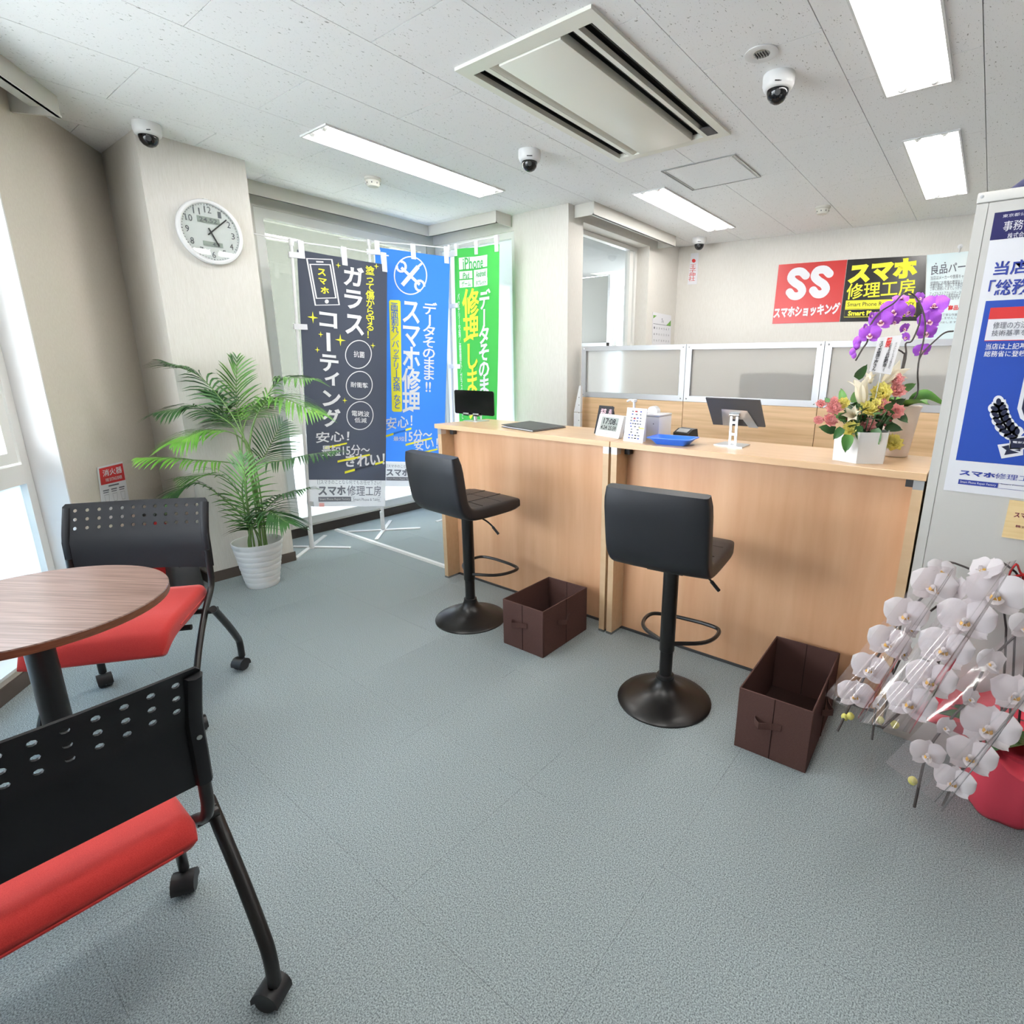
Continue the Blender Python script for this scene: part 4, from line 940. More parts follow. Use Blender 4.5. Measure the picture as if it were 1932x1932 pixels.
for i, (m_, t_, zm, zt, mt, face) in enumerate(fr):
    rnd = random.Random(i); a = 2*PI*i/len(fr)
    b0 = PC+Vector((.05*math.cos(a), .05*math.sin(a), .2)); mid = atz(*m_, zm); tip = atz(*t_, zt)
    hub = PC+Vector((.03*math.cos(a), .03*math.sin(a), max(.4, min(mid.z-.12, .85))))
    if mid.z < .72: hub.z = .34
    for v in (mid, tip):
        if v.y > 1.15: v.x = max(v.x, -3.665)
    path = smoothpath([b0, hub, mid, tip], 9)
    bm = nb(); n = len(path); tube(bm, path, [.0055*(1-.75*k/n) for k in range(n)], 6); fd = obj('frond', bm, 'stemgreen', t)
    bm = nb(); s0 = int(n*.5) if mid.z > .7 else int(n*.38)
    LN = 18 if face else 23
    for k in range(LN+1):
        f = k/LN; idx = s0+f*(n-1-s0); j = min(int(idx), n-2); p = path[j].lerp(path[j+1], idx-j); tg = (path[j+1]-path[j]).normalized()
        lat = tg.cross(Vector((0, 0, 1)))
        if face or lat.length < .3: lat = (_r0 - tg*_r0.dot(tg))
        lat.normalize(); nn = lat.cross(tg).normalized()
        ln = (.12+.115*math.sin(PI*min(1, .25+.75*f)))*(1.0 if f < .8 else 1-.5*(f-.8)/.2)
        for s_ in (-1, 1):
            fw_ = .55+.55*f+rnd.uniform(-.1, .1); d = (lat*s_*(1.05-.5*f)+tg*fw_+nn*.18*(1 if nn.z > 0 else -1)).normalized()
            wv = d.cross(nn).normalized(); pr_ = None
            for e in range(5):
                u = e/4; c = p+d*ln*u+Vector((0, 0, -.30*ln*u*u*(1.3 if not face else .8)))
                c.x = max(c.x, -3.69) if c.y > 1.17 else c.x
                wd = (.0048 if face else .0062)*math.sin(PI*(.18+.8*u))**.8 if u < 1 else .0004
                cur = (bm.verts.new(c-wv*wd), bm.verts.new(c+wv*wd))
                if pr_: bm.faces.new((pr_[0], pr_[1], cur[1], cur[0]))
                pr_ = cur
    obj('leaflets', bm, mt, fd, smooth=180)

# ================================================================== WALL THINGS
# clock on the column (faces +x)
cy_, cz_, R_ = 1.472, 2.055, .17
t = thing('wall_clock', 'round white wall clock with two small displays on the column', 'clock', (-3.697, cy_, cz_))
MX = Matrix.Translation((-3.697, cy_, cz_)) @ Matrix.Rotation(PI/2, 4, 'Y')
bm = nb(); lathe(bm, [(.165, .0), (.17, .006), (.17, .024), (.166, .032), (.155, .034), (.149, .03), (.148, .022), (.148, .012)], 64, mx=MX); obj('case', bm, 'whitegloss', t)
bm = nb(); lathe(bm, [(.149, .016), (.149, .019), (.0, .019)], 64, mx=MX); obj('dial', bm, 'paper', t)
bm = nb(); box(bm, -3.697, -3.68, cy_-.012, cy_+.012, cz_+.168, cz_+.176, bev=.002); obj('hanger', bm, 'white', t)
qc = Quad(*[(-3.677, cy_+a*R_, cz_+b*R_) for a, b in ((-1, 1), (1, 1), (-1, -1), (1, -1))])
bm = nb()
for k in range(1, 13):
    a = 2*PI*k/12; s, v = .5+.345*math.sin(a), .5-.345*math.cos(a); w_ = .05 if k > 9 else .027
    text(bm, qc, str(k), (s-w_, v-.05), (s+w_, v+.05), .0, w=.001, px=False)
for k in range(60):
    a = 2*PI*k/60; r0, r1 = .41, .425 if k % 5 else .43
    qc.outline(bm, [(.5+r0*math.sin(a), .5-r0*math.cos(a)), (.5+r1*math.sin(a), .5-r1*math.cos(a))], .003 if k % 5 else .005, w=.001, closed=False)
text(bm, qc, '24.52', (.35, .285), (.62, .35), .01, w=.003, px=False); text(bm, qc, '4:3', (.50, .655), (.61, .71), .01, w=.003, px=False)
obj('numerals', bm, 'inkgrey', t, smooth=0)
for a in ((.32, .27, .66, .365), (.36, .645, .66, .72)):
    bm = nb(); qc.sheet(bm, a[0], a[1], a[2], a[3], .002, .001); obj('display', bm, 'lcd', t, smooth=0)
for nm, ang, ln, wd in (('minute_hand', 48, .36, .007), ('hour_hand', 154, .22, .009)):
    a = math.radians(ang); bm = nb(); qc.outline(bm, [(.5-.07*math.sin(a), .5+.07*math.cos(a)), (.5+ln*math.sin(a), .5-ln*math.cos(a))], wd, w=.006 if nm[0] == 'm' else .005, closed=False); obj(nm, bm, 'inkblack', t, smooth=0)
bm = nb(); lathe(bm, [(.148, .031), (.0, .0315)], 48, mx=MX); obj('glass', bm, 'clockglass', t)
# fire extinguisher sign and extinguisher
wo = WP+WN*.006
qs = Quad(*[onpl(x, y, wo, WN) for x, y in ((184, 882), (231, 870.5), (197, 985), (249, 974))])
t = thing('safety_sign', 'red and white fire extinguisher sign on the beige wall', 'sign', qs.P[2])
bm = nb(); qs.sheet(bm, th=.003); obj('board', bm, 'paper', t, smooth=0)
bm = nb(); qs.sheet(bm, .04, .03, .98, .33, .001, 0); obj('red_panel', bm, 'inkred', t, smooth=0)
bm = nb(); text(bm, qs, '消火器', (.14, .07), (.9, .19), .015, w=.002, px=False); text(bm, qs, 'FIRE EXTINGUISHER', (.22, .23), (.86, .29), .01, w=.002, px=False); obj('white_lettering', bm, 'paper', t, smooth=0)
bm = nb()
for k in range(3):
    s = .08+.3*k; qs.sheet(bm, s, .43, s+.22, .45, .001, 0); qs.sheet(bm, s, .47, s+.2, .485, .001, 0); qs.outline(bm, [(s+.03, .52), (s+.2, .52), (s+.17, .66), (s+.06, .66)], .002, w=.001)
qs.sheet(bm, .3, .36, .7, .385, .001, 0); obj('instructions', bm, 'inkgrey', t, smooth=0)
e = onz(272, 1112, 0)+WN*.12
t = thing('fire_extinguisher', 'red fire extinguisher standing on the floor behind the far chair', 'extinguisher', e)
bm = nb(); lathe(bm, [(.055, .0), (.065, .012), (.066, .36), (.055, .4), (.03, .425), (.02, .43), (.02, .45)], 28, e); cy = obj('cylinder', bm, 'extred', t)
bm = nb(); lathe(bm, [(.0668, .17), (.0668, .3)], 28, e); obj('label_band', bm, 'paper', cy)
bm = nb(); lathe(bm, [(.016, .445), (.018, .475), (.0, .48)], 14, e); obj('valve', bm, 'steel', t)
bm = nb(); tube(bm, [e+Vector((-.02, 0, .47)), e+Vector((.06, -.04, .5)), e+Vector((.1, -.07, .49))], .008, 6); tube(bm, [e+Vector((.0, 0, .46)), e+Vector((.1, -.07, .455))], .006, 6); obj('handle', bm, 'black', t)
bm = nb(); tube(bm, smoothpath([e+Vector((0, 0, .46)), e+Vector((.06, .06, .44)), e+Vector((.085, .07, .3)), e+Vector((.075, .06, .12))], 5), .01, 8); obj('hose', bm, 'black', t)
g_ = onz(348, 1112, 0)+Vector((0, -.02, 0))
t = thing('floor_cushion_bag', 'dark grey bag on the floor behind the far chair', 'bag', g_)
bm = nb(); L = []
for k in range(9):
    f = k/8; z = .20*f; s_ = (1-.15*f) if f < .8 else (1-.15*f)*(1-((f-.8)/.2)**2*.5); L.append([g_+Vector((-.02+a*s_, .03+b*s_, z)) for a, b in rrect(.24, .16, .05, 5)])
loft(bm, L); obj('body', bm, 'darkgrey', t, smooth=60)
bm = nb(); tube(bm, smoothpath([g_+Vector((-.1, .0, .17)), g_+Vector((-.06, -.03, .25)), g_+Vector((.04, -.03, .25)), g_+Vector((.08, 0, .17))], 5), .01, 6); obj('handle', bm, 'black', t)
# signs on the back wall
bo = bw(0, .004, 0)
def wallquad(*c, p=bo, n=BN): return Quad(*[onpl(x, y, p, n) for x, y in c])
qr = wallquad((1469.5, 499.5), (1598.5, 490), (1457, 611), (1583.5, 607))
t = thing('shop_sign', 'red square sign with two white letters on the back wall', 'sign', qr.P[2])
bm = nb(); qr.sheet(bm, th=.004); obj('board', bm, 'signred', t, smooth=0)
bm = nb()
for x in (1504, 1548.5):
    pts = [(14, -27), (4, -36), (-10, -34), (-15, -22), (-7, -12), (4, -4), (9, 7), (2, 17), (-9, 17), (-16, 9)]
    P = smoothpath([(x+1.5+a*.96+(-b*.06), 543.5+b*.86-(x-1504)*.08, 0) for a, b in pts], 4); tm = []
    for k, p in enumerate(P): tm.append(qr.st(p.x, p.y))
    # thick rounded stroke
    q_pts = [qr.at0(*s) for s in tm]
    qr.outline(bm, tm, .066, w=.002, closed=False)
    for s in (tm[0], tm[-1]): 
        c_ = qr.at0(*s); rs, rt = .033/qr.W, .033/qr.H; qr.poly(bm, disc(qr, s, rs, rt, 18), .0021)
text(bm, qr, 'スマホショッキング', (1461, 580), (1583, 597), .05, w=.002, rise=.04); obj('white_lettering', bm, 'paper', t, smooth=0)
qk = wallquad((1599.5, 490), (1748, 481.5), (1584.5, 607), (1744, 605))
t = thing('shop_sign', 'black sign with yellow lettering on the back wall, behind the purple orchid', 'sign', qk.P[2])
bm = nb(); qk.sheet(bm, th=.004); obj('board', bm, 'signblack', t, smooth=0)
bm = nb(); text(bm, qk, 'スマホ', (1603, 499), (1730, 532), .07, w=.002, rise=.06); text(bm, qk, '修理工房', (1599, 536), (1726, 562), .012, w=.002, rise=.05)
(s0, t0), (s1, t1) = qk.st(1596, 569), qk.st(1722, 577); qk.sheet(bm, .045, .655, .90, .79, .0015, 0)
qk.outline(bm, [(.045, .8), (.90, .8), (.90, .925), (.045, .925)], .004, w=.0015); text(bm, qk, 'Smart Phone & Tablet', (.09, .825), (.86, .905), .04, w=.002, px=False); obj('yellow_lettering', bm, 'printyellow', t, smooth=0)
bm = nb(); text(bm, qk, 'Smart Phone Repair Factory', (.07, .685), (.88, .775), .005, w=.003, px=False); obj('dark_lettering', bm, 'inkblack', t, smooth=0)
qy = wallquad((1749, 481), (1860, 471), (1744, 640), (1848, 641))
t = thing('wall_poster', 'pale blue poster on the back wall half hidden by the tall cabinet', 'poster', qy.P[2])
bm = nb(); qy.sheet(bm, th=.003); obj('sheet', bm, 'signcyan', t, smooth=0)
bm = nb(); text(bm, qy, '良品パー', (1757, 501), (1821, 515), .012, w=.002, rise=.02)
for x in (1766, 1783): qy.poly(bm, ellpx(qy, x, 497.5-(x-1766)*.1, 1.4, 1.4, 10), .002)
obj('grey_lettering', bm, 'inkgrey', t, smooth=0)
lines(t, 'inkgrey', 'fine_lettering', qy, [(b_, (1756-k*.5, y), (1818-k*1.3, y+4), .0) for k, (y, b_) in enumerate(((521, '当店はメーカーや携帯キャ'), (531, '修理時にお客様の要望をし'), (536, '作業の案内、お得にする案内'), (542, '丁寧に納得いくまでしっかり'), (551, 'アップルストアさんはデータ'), (556, 'リスクがあるから基本全体で'), (561, '交換を推奨する商品です')))]
      + [(b_, (1762, y), (1806-k, y+4), .0) for k, (y, b_) in enumerate(((592, '当店は丁寧な作業'), (598, '雑にしませんし'), (606, '努力はします')))], w=.002)
bm = nb(); text(bm, qy, '高品', (1789, 576), (1808, 585), .03, w=.002); obj('red_lettering', bm, 'inkred', t, smooth=0)
bm = nb(); p = onpl(1811, 468, bo, BN); tube(bm, [p+Vector((0, -.004, .01)), p+Vector((0, -.02, -.0)), p+Vector((0, -.014, -.035))], .004, 6); lathe(bm, [(.018, 0), (.0, .006)], 12, mx=Matrix.Translation(p+Vector((0, 0, .012))) @ Matrix.Rotation(PI/2, 4, 'X')); tag(obj('wall_hook', bm, 'whitegloss'), 'small clear hook on the back wall above the pale blue poster', 'hook')
# talisman
qt = wallquad((1304, 478), (1318.5, 477), (1297, 537), (1314.5, 536))
t = thing('wall_talisman', 'white paper shrine talisman below the far dome camera', 'talisman', qt.P[2])
bm = nb(); qt.sheet(bm, th=.012); obj('tablet_body', bm, 'paper', t, smooth=0)
bm = nb(); qt.poly(bm, ellpx(qt, 1309, 492, 3.6, 3.6, 16), .001); vtext(bm, qt, '王子神社', (1302.5, 499), (1311, 530), .0, w=.001); obj('red_print', bm, 'inkred', t, smooth=0)
# wall calendar (faces +x)
qd = Quad(*[onx(x, y, -2.655) for x, y in ((1232, 588.5), (1266.5, 595.5), (1230, 668), (1264.5, 668))])
t = thing('wall_calendar', 'paper wall calendar beside the far window', 'calendar', qd.P[2])
bm = nb(); qd.sheet(bm, th=.003); obj('sheet', bm, 'paper', t, smooth=0)
bm = nb(); qd.poly(bm, [(.02, .07), (.2, .07), (.02, .15)], .001); qd.poly(bm, [(.98, .12), (.98, .27), (.72, .27), (.85, .2)], .001); obj('green_print', bm, 'leaflight', t, smooth=0)
bm = nb(); vtext(bm, qd, '4月', (.46, .1), (.58, .22), .0, w=.001, px=False)
n = 1
for r_ in range(5):
    for c_ in range(7):
        if n <= 30: text(bm, qd, str(n), (.06+.13*c_, .34+.15*r_), (.06+.13*c_+.055, .34+.15*r_+.05), .0, w=.001, px=False); n += 1
qd.sheet(bm, .03, .265, .97, .275, .001, 0); obj('dark_print', bm, 'inkgrey', t, smooth=0)
# ================================================================== POSTERS ON THE CABINET
YF = 2.138
def cq(x0, x1, z0, z1, y=YF): return Quad((x0, y, z1), (x1, y, z1), (x0, y, z0), (x1, y, z0))
def pz(x, y): p = ony(x, y, YF); return p
a, b = pz(1877, 402), pz(1870, 457)
qn = cq(a.x, .34, b.z+.005, a.z)
t = thing('name_plate', 'navy plate with white lettering at the top of the cabinet', 'sign', (a.x+.2, YF, b.z))
bm = nb(); qn.sheet(bm, th=.002, w=.002); obj('plate', bm, 'platenavy', t, smooth=0)
bm = nb()
text(bm, qn, '東京都公安委員会許可', (.05, .1), (.37, .22), .0, w=.003, px=False)
text(bm, qn, '事務', (1895, 418), (1929, 433), .0, w=.003); text(bm, qn, '株式会', (1902, 440), (1930.5, 449), .0, w=.003); obj('lettering', bm, 'printwhite', t, smooth=0)
zt, zb_ = 1.695, .945
qp = cq(-.066, .53, zb_, zt)
t = thing('wall_poster', 'white and blue registration poster on the cabinet', 'poster', (.23, YF, zb_))
bm = nb(); qp.sheet(bm, th=.001, w=.0015); obj('sheet', bm, 'paper', t, smooth=0)
bm = nb(); s0, t0 = qp.st(1862, 568); s1, t1 = qp.st(1806, 868); qp.sheet(bm, s0-.004, t0, .96, t1, .002, 0); obj('blue_panel', bm, 'posterblue', t, smooth=0)
bm = nb(); ra = qp.st(1869, 581); rb = qp.st(1866, 602); qp.sheet(bm, ra[0], ra[1], .93, rb[1], .0025, 0)
rc_ = qp.st(1860, 643); qp.outline(bm, [(ra[0]-.0, rb[1]), (.93, rb[1]), (.93, rc_[1]), (ra[0], rc_[1])], .002, w=.0028); obj('red_panel', bm, 'inkred', t, smooth=0)
bm = nb(); qp.sheet(bm, ra[0], rb[1], .93, rc_[1], .0023, 0); obj('white_panel', bm, 'paper', t, smooth=0)
lines(t, 'inknavy', 'heading_lettering', qp, [('当店', (1878, 494), (1938, 516), .02), ('「総務', (1868, 529), (1940, 555), .018)])
lines(t, 'inknavy', 'logo_lettering', qp, [('スマホ', (1811, 886), (1877, 902.5), .05), ('修理工', (1879, 892), (1941, 909), .0)])
f0 = qp.st(1809, 904); f1 = qp.st(1883, 914)
bm = nb(); qp.sheet(bm, f0[0], f0[1]-.001, f1[0], f0[1]+.02, .003, 0); obj('logo_bar', bm, 'inknavy', t, smooth=0)
bm = nb(); qp.outline(bm, [(f1[0], f0[1]), (.96, f0[1]), (.96, f0[1]+.02), (f1[0], f0[1]+.02)], .001, w=.003); obj('logo_frame', bm, 'inknavy', t, smooth=0)
lines(t, 'inkgrey', 'dark_lettering', qp, [('修理の方法', (1875, 608), (1937, 619), .0), ('技術基準を', (1872, 623), (1936, 633), .0), ('Smart Phone', (1888, 911.5), (1931, 918), .0)], w=.004)
lines(t, 'printwhite', 'white_lettering', qp, [('当店は上記基', (1861, 648), (1935, 659), .012), ('総務省に登録', (1858, 662), (1934, 673), .01), ('Smart Phone Repair Factory', (f0[0]+.008, f0[1]+.004), (f1[0]-.008, f0[1]+.016), .0, 1)], w=.004)
# laurel emblem
def pxp(x, y): return (1770+x*.1864, 700+y*.1864)
bm = nb()
spine = [(612, 300), (625, 380), (640, 450), (672, 520), (712, 580), (765, 630), (830, 665)]
sp = smoothpath([(*pxp(*p), 0) for p in spine], 4)
qp.outline(bm, [qp.st(p.x, p.y) for p in sp], .034, w=.003, closed=False)
for c_ in ((612, 310, 12, 13), (566, 378, 13, 11), (655, 366, 12, 11), (580, 440, 12, 11), (665, 420, 12, 11), (603, 505, 13, 11), (685, 472, 12, 11), (635, 565, 13, 11), (715, 524, 12, 11), (682, 614, 14, 11), (753, 570, 12, 11), (735, 655, 15, 9), (802, 610, 13, 11)):
    x, y = pxp(c_[0], c_[1]); qp.poly(bm, ellpx(qp, x, y, c_[2]*.9, c_[3]*.9, 18), .0031)
for P in ([(720, 670), (1010, 640), (1010, 790), (725, 790)], [(600, 745), (720, 730), (860, 790), (860, 850), (640, 885)]):
    qp.poly(bm, [qp.st(*pxp(*p)) for p in P], .0031)
x, y = pxp(1010, 300); qp.poly(bm, [qp.st(*pxp(*p)) for p in ((870, 60), (1150, 60), (1150, 420), (1010, 600), (830, 480), (800, 380))], .003)
obj('emblem_ground', bm, 'paper', t, smooth=0)
bm = nb()
for x, y, rx, ry, rot in ((612, 310, 4.8, 6.6, 0), (568, 378, 7.2, 4.2, .35), (655, 366, 6.8, 4.2, -.6), (580, 443, 7.2, 4, .35), (665, 420, 6.8, 4.2, -.7), (603, 506, 7.8, 4, .3), (685, 474, 6.8, 4.2, -.8), (637, 565, 8, 3.8, .22), (716, 525, 6.8, 4.2, -1.0), (682, 614, 8.2, 3.8, .1), (753, 571, 6.4, 4.2, -1.2), (735, 660, 8.2, 3.2, -.1), (802, 611, 6.2, 4.4, -1.4)):
    a_, b_ = pxp(x, y); qp.poly(bm, ellpx(qp, a_, b_, rx, ry, 14, rot), .0036)
for P in ([(728, 690), (1010, 655), (1010, 775), (740, 778)], [(640, 765), (715, 748), (725, 795), (820, 825), (668, 850), (690, 800)], [(770, 800), (832, 790), (832, 812)]):
    qp.poly(bm, [qp.st(*pxp(*p)) for p in P], .0036)
qp.poly(bm, [qp.st(*pxp(*p)) for p in ((900, 100), (1120, 100), (1120, 410), (1010, 550), (868, 450), (845, 380))], .0034)
obj('emblem_mark', bm, 'ribbonnavy', t, smooth=0)
bm = nb(); text(bm, qp, '電気通', pxp(757, 706), pxp(905, 738), .02, w=.0042); obj('emblem_lettering', bm, 'paper', t, smooth=0)
a, b = pz(1907, 944), pz(1899, 1010)
qw = cq(a.x-.003, .36, b.z-.006, a.z+.002)
t = thing('wooden_plaque', 'small pale wooden plaque with brown lettering on the cabinet', 'plaque', (a.x+.1, YF, b.z))
bm = nb(); qw.sheet(bm, th=.005, w=.006); obj('board', bm, 'woodplaque', t, smooth=0)
bm = nb(); text(bm, qw, 'スマ', (1914, 966), (1936, 978), .03, w=.007); text(bm, qw, '株式', (1916, 989), (1937, 997), .02, w=.007); obj('lettering', bm, 'lipdark', t, smooth=0)

# ================================================================== ON THE COUNTERS
ZC = .99
# left tablet facing the room
Yt = 2.43
qa = Quad(*[ony(x, y, Yt) for x, y in ((858.5, 738), (932.5, 737.5), (855, 781), (930, 782.5))])
t = thing('tablet_computer', 'black tablet on a silver stand at the left end of the counter', 'tablet', (-2.58, 2.44, ZC), 0, 'tablets on stands')
bm = nb(); L = []
for y, k in ((Yt+.008, .985), (Yt+.006, 1), (Yt, 1)):
    cc = (qa.P[0]+qa.P[3])/2; Ls = rrect(qa.W*k, qa.H*k, .012, 4); L.append([Vector((cc.x+u, y, cc.z+v)) for u, v in Ls])
loft(bm, L); tb_ = obj('screen', bm, 'blackgloss', t)
bm = nb(); box(bm, -2.64, -2.52, 2.385, 2.5, ZC, ZC+.005, bev=.0015); obj('stand_base', bm, 'silver', t)
cc = (qa.P[2]+qa.P[3])/2
bm = nb(); tube(bm, [(cc.x, 2.455, ZC+.004), (cc.x, 2.45, cc.z+.01)], .012, 10); obj('stand_neck', bm, 'silver', t)
bm = nb(); box(bm, cc.x-.05, cc.x+.05, Yt+.009, Yt+.016, cc.z-.004, cc.z+.08); obj('back_plate', bm, 'silver', t, smooth=0)
for dx in (-.045, .045):
    bm = nb(); box(bm, cc.x+dx-.025, cc.x+dx+.025, Yt-.016, Yt+.012, cc.z-.008, cc.z-.001); box(bm, cc.x+dx-.025, cc.x+dx+.025, Yt-.016, Yt-.011, cc.z-.008, cc.z+.009); obj('holder_lip', bm, 'silver', t, smooth=0)
# right tablet seen from behind
A_ = [ony(x, y, Yq) for x, y, Yq in ((1331, 750.5, 2.40), (1433.5, 755.5, 2.40), (1345.5, 801, 2.45), (1443.5, 806, 2.45))]
qb = Quad(*A_)
t = thing('tablet_computer', 'tablet seen from behind on a silver stand, in the middle of the right counter', 'tablet', (-.885, 2.42, ZC), 0, 'tablets on stands')
bm = nb(); qb.sheet(bm, th=.008, w=0); obj('tablet_back', bm, 'darkgrey', t, smooth=0)
bm = nb(); qb.poly(bm, [(.26, .38), (.74, .40), (.88, 1.04), (.70, 1.03), (.62, .74), (.42, .74), (.36, 1.0), (.20, 1.0)][::-1], .003); bmesh.ops.solidify(bm, geom=bm.faces[:], thickness=.002); obj('stand_plate', bm, 'silver', t, smooth=0)
bs = [onz(x, y, ZC) for x, y in ((1346, 840), (1400, 846), (1415, 840), (1368, 834.5))]
cb_ = sum(bs, Vector())/4
bm = nb(); loft(bm, [[p+Vector((0, 0, z)) for p in bs] for z in (0, .005)]); obj('stand_base', bm, 'silver', t, smooth=0)
top_ = qb.at(.5, .55, .01); ft = cb_+Vector((0, 0, .005)); ax = (top_-ft)
side = Vector((1, 0, 0)); nrm = ax.cross(side).normalized()
bm = nb()
for s in (-1, 1):
    o_ = side*s*.013; loft(bm, [[p+o_-side*.005-nrm*.004, p+o_+side*.005-nrm*.004, p+o_+side*.005+nrm*.004, p+o_-side*.005+nrm*.004] for p in (ft, top_)])
for f in (.02, .3, .7, .97):
    p = ft+ax*f; loft(bm, [[p-side*.013-nrm*.0035, p+side*.013-nrm*.0035, p+side*.013+nrm*.0035, p-side*.013+nrm*.0035], [p+ax*.08-side*.013-nrm*.0035, p+ax*.08+side*.013-nrm*.0035, p+ax*.08+side*.013+nrm*.0035, p+ax*.08-side*.013+nrm*.0035]])
obj('stand_arm', bm, 'silver', t, smooth=0)
bm = nb(); tube(bm, [top_-side*.022, top_+side*.022], .009, 10); obj('hinge', bm, 'steel', t)
# folder
fp = [onz(x, y, ZC) for x, y in ((946, 806), (1005, 815.5), (1068, 807), (1000, 797))]
t = thing('document_folder', 'dark grey folder lying on the left counter', 'folder', sum(fp, Vector())/4)
bm = nb(); loft(bm, [[p+Vector((0, 0, z)) for p in fp] for z in (.001, .003)]); obj('back_cover', bm, 'folder', t, smooth=0)
bm = nb(); ce = sum(fp, Vector())/4; loft(bm, [[ce+(p-ce)*.96+Vector((0, 0, z)) for p in fp] for z in (.003, .007)]); obj('pages', bm, 'paper', t, smooth=0)
bm = nb(); L0 = [p+Vector((0, 0, .008)) for p in fp]; L0[0].z += .006; loft(bm, [[p+Vector((0, 0, z)) for p in L0] for z in (0, .002)]); obj('front_cover', bm, 'folder', t, smooth=0)
# desk calendar, tent shaped
ca, cb2 = Vector((-1.622, 2.375, ZC)), Vector((-1.502, 2.35, ZC)); u_ = (cb2-ca).normalized(); v_ = Vector((-u_.y, u_.x, 0))
t = thing('desk_calendar', 'black tent calendar standing behind the digital clock', 'calendar', ca)
ap = .038; hh = .145
bm = nb(); loft(bm, [[p, p+v_*ap*2, p+v_*ap+Vector((0, 0, hh)), p+v_*(ap-.003)+Vector((0, 0, hh))] for p in (ca, ca+u_*.1)]); obj('stand', bm, 'black', t, smooth=0)
qz = Quad(ca+v_*(ap-.004)+Vector((0, 0, hh)), ca+u_*.115+v_*(ap-.004)+Vector((0, 0, hh)), ca-v_*.001, ca+u_*.115-v_*.001)
bm = nb(); qz.sheet(bm, .02, .02, .98, .98, .001, .001); obj('page', bm, 'inkblack', t, smooth=0)
bm = nb(); text(bm, qz, '桜花', (.2, .1), (.55, .36), .02, w=.003, px=False); text(bm, qz, '春', (.7, .1), (.9, .34), .0, w=.003, px=False); obj('print', bm, 'lippink', t, smooth=0)
bm = nb(); qz.sheet(bm, .3, .48, .98, .62, .003, 0); obj('blue_strip', bm, 'outpale', t, smooth=0)
# digital clock
ka, kb = onz(1122.5, 820.5, ZC), onz(1167, 828, ZC); u_ = (kb-ka).normalized(); v_ = Vector((-u_.y, u_.x, 0)); wd = (kb-ka).length; hh = .108
t = thing('digital_clock', 'white digital clock with grey display on the counter', 'clock', (ka+kb)/2)
ln_ = v_*.03
bm = nb(); Lp = [[ka+u_*(wd/2+a)+Vector((0, 0, hh/2+b))+ln_*((hh/2+b)/hh)+v_*d for a, b in rrect(wd, hh, .006, 3)] for d in (0, .022)]; loft(bm, Lp); obj('case', bm, 'whitegloss', t)
qg = Quad(ka+ln_+Vector((0, 0, hh)), kb+ln_+Vector((0, 0, hh)), ka, kb)
bm = nb(); qg.sheet(bm, .14, .12, .84, .72, .001, 0); obj('display', bm, 'lcd', t, smooth=0)
bm = nb(); text(bm, qg, '17:08', (.24, .17), (.74, .44), .02, w=.002, px=False); text(bm, qg, '46', (.76, .33), (.82, .43), .0, w=.002, px=False); text(bm, qg, '4.24', (.18, .5), (.44, .68), .01, w=.002, px=False); text(bm, qg, '25.59', (.5, .5), (.8, .68), .01, w=.002, px=False); text(bm, qg, 'SEIKO', (.45, .83), (.56, .865), .0, w=.002, px=False); obj('digits', bm, 'inkblack', t, smooth=0)
# small receipt device between clock and card
d0 = Vector((-1.425, 2.345, ZC)); t = thing('card_terminal', 'small dark device half hidden between clock and payment card', 'device', d0)
bm = nb(); box(bm, d0.x, d0.x+.07, d0.y, d0.y+.09, ZC, ZC+.05, bev=.004); obj('body', bm, 'darkgrey', t)
bm = nb(); box(bm, d0.x+.004, d0.x+.066, d0.y+.004, d0.y+.086, ZC+.05, ZC+.062, bev=.004); obj('lid', bm, 'outpale', t)
# payment card stand
ka, kb = onz(1175.5, 831.5, ZC), onz(1212, 836.5, ZC); v_ = Vector((0, 1, 0)); hp = .155
qv = Quad(ka+v_*.03+Vector((.0, 0, hp)), kb+v_*.03+Vector((.0, 0, hp)), ka, kb)
t = thing('payment_sign', 'white card stand with small coloured payment marks', 'sign', (ka+kb)/2)
bm = nb(); qv.sheet(bm, th=.004, w=.0); obj('card', bm, 'paper', t, smooth=0)
bm = nb(); bs_ = kb+v_*.055; loft(bm, [[p, p+v_*.045, p+v_*.05*.9+Vector((0, 0, .1))] for p in (ka+u_*.02+v_*.012+Vector((0, 0, .0)), kb-u_*.02+v_*.012)]); obj('easel', bm, 'paper', t, smooth=0)
cols_ = {'inkgrey': [], 'inkred': [], 'carnyellow': [], 'inknavy': [], 'inkblack': []}
rnd = random.Random(3); keys = ['inkgrey', 'inkgrey', 'inkblack', 'inkgrey', 'inknavy']
for r_, n_ in enumerate((3, 3, 4, 4, 5, 3, 2, 2, 4, 4)):
    for c_ in range(n_):
        s = .22+.62*(c_+.5)/n_; tt = .1+.085*r_+(.02 if r_ > 1 else 0); cols_[keys[rnd.randrange(5)]].append((s, tt, .035+.02*rnd.random(), .016))
cols_['inkred'] += [(.5, .1, .06, .02), (.45, .31, .05, .02)]; cols_['carnyellow'].append((.86, .575, .13, .024))
for k_, L in cols_.items():
    if L:
        bm = nb()
        for s, tt, a_, b_ in L: qv.sheet(bm, s-a_, tt-b_, s+a_, tt+b_, .0015, 0)
        obj('printed_mark', bm, k_, t, smooth=0)
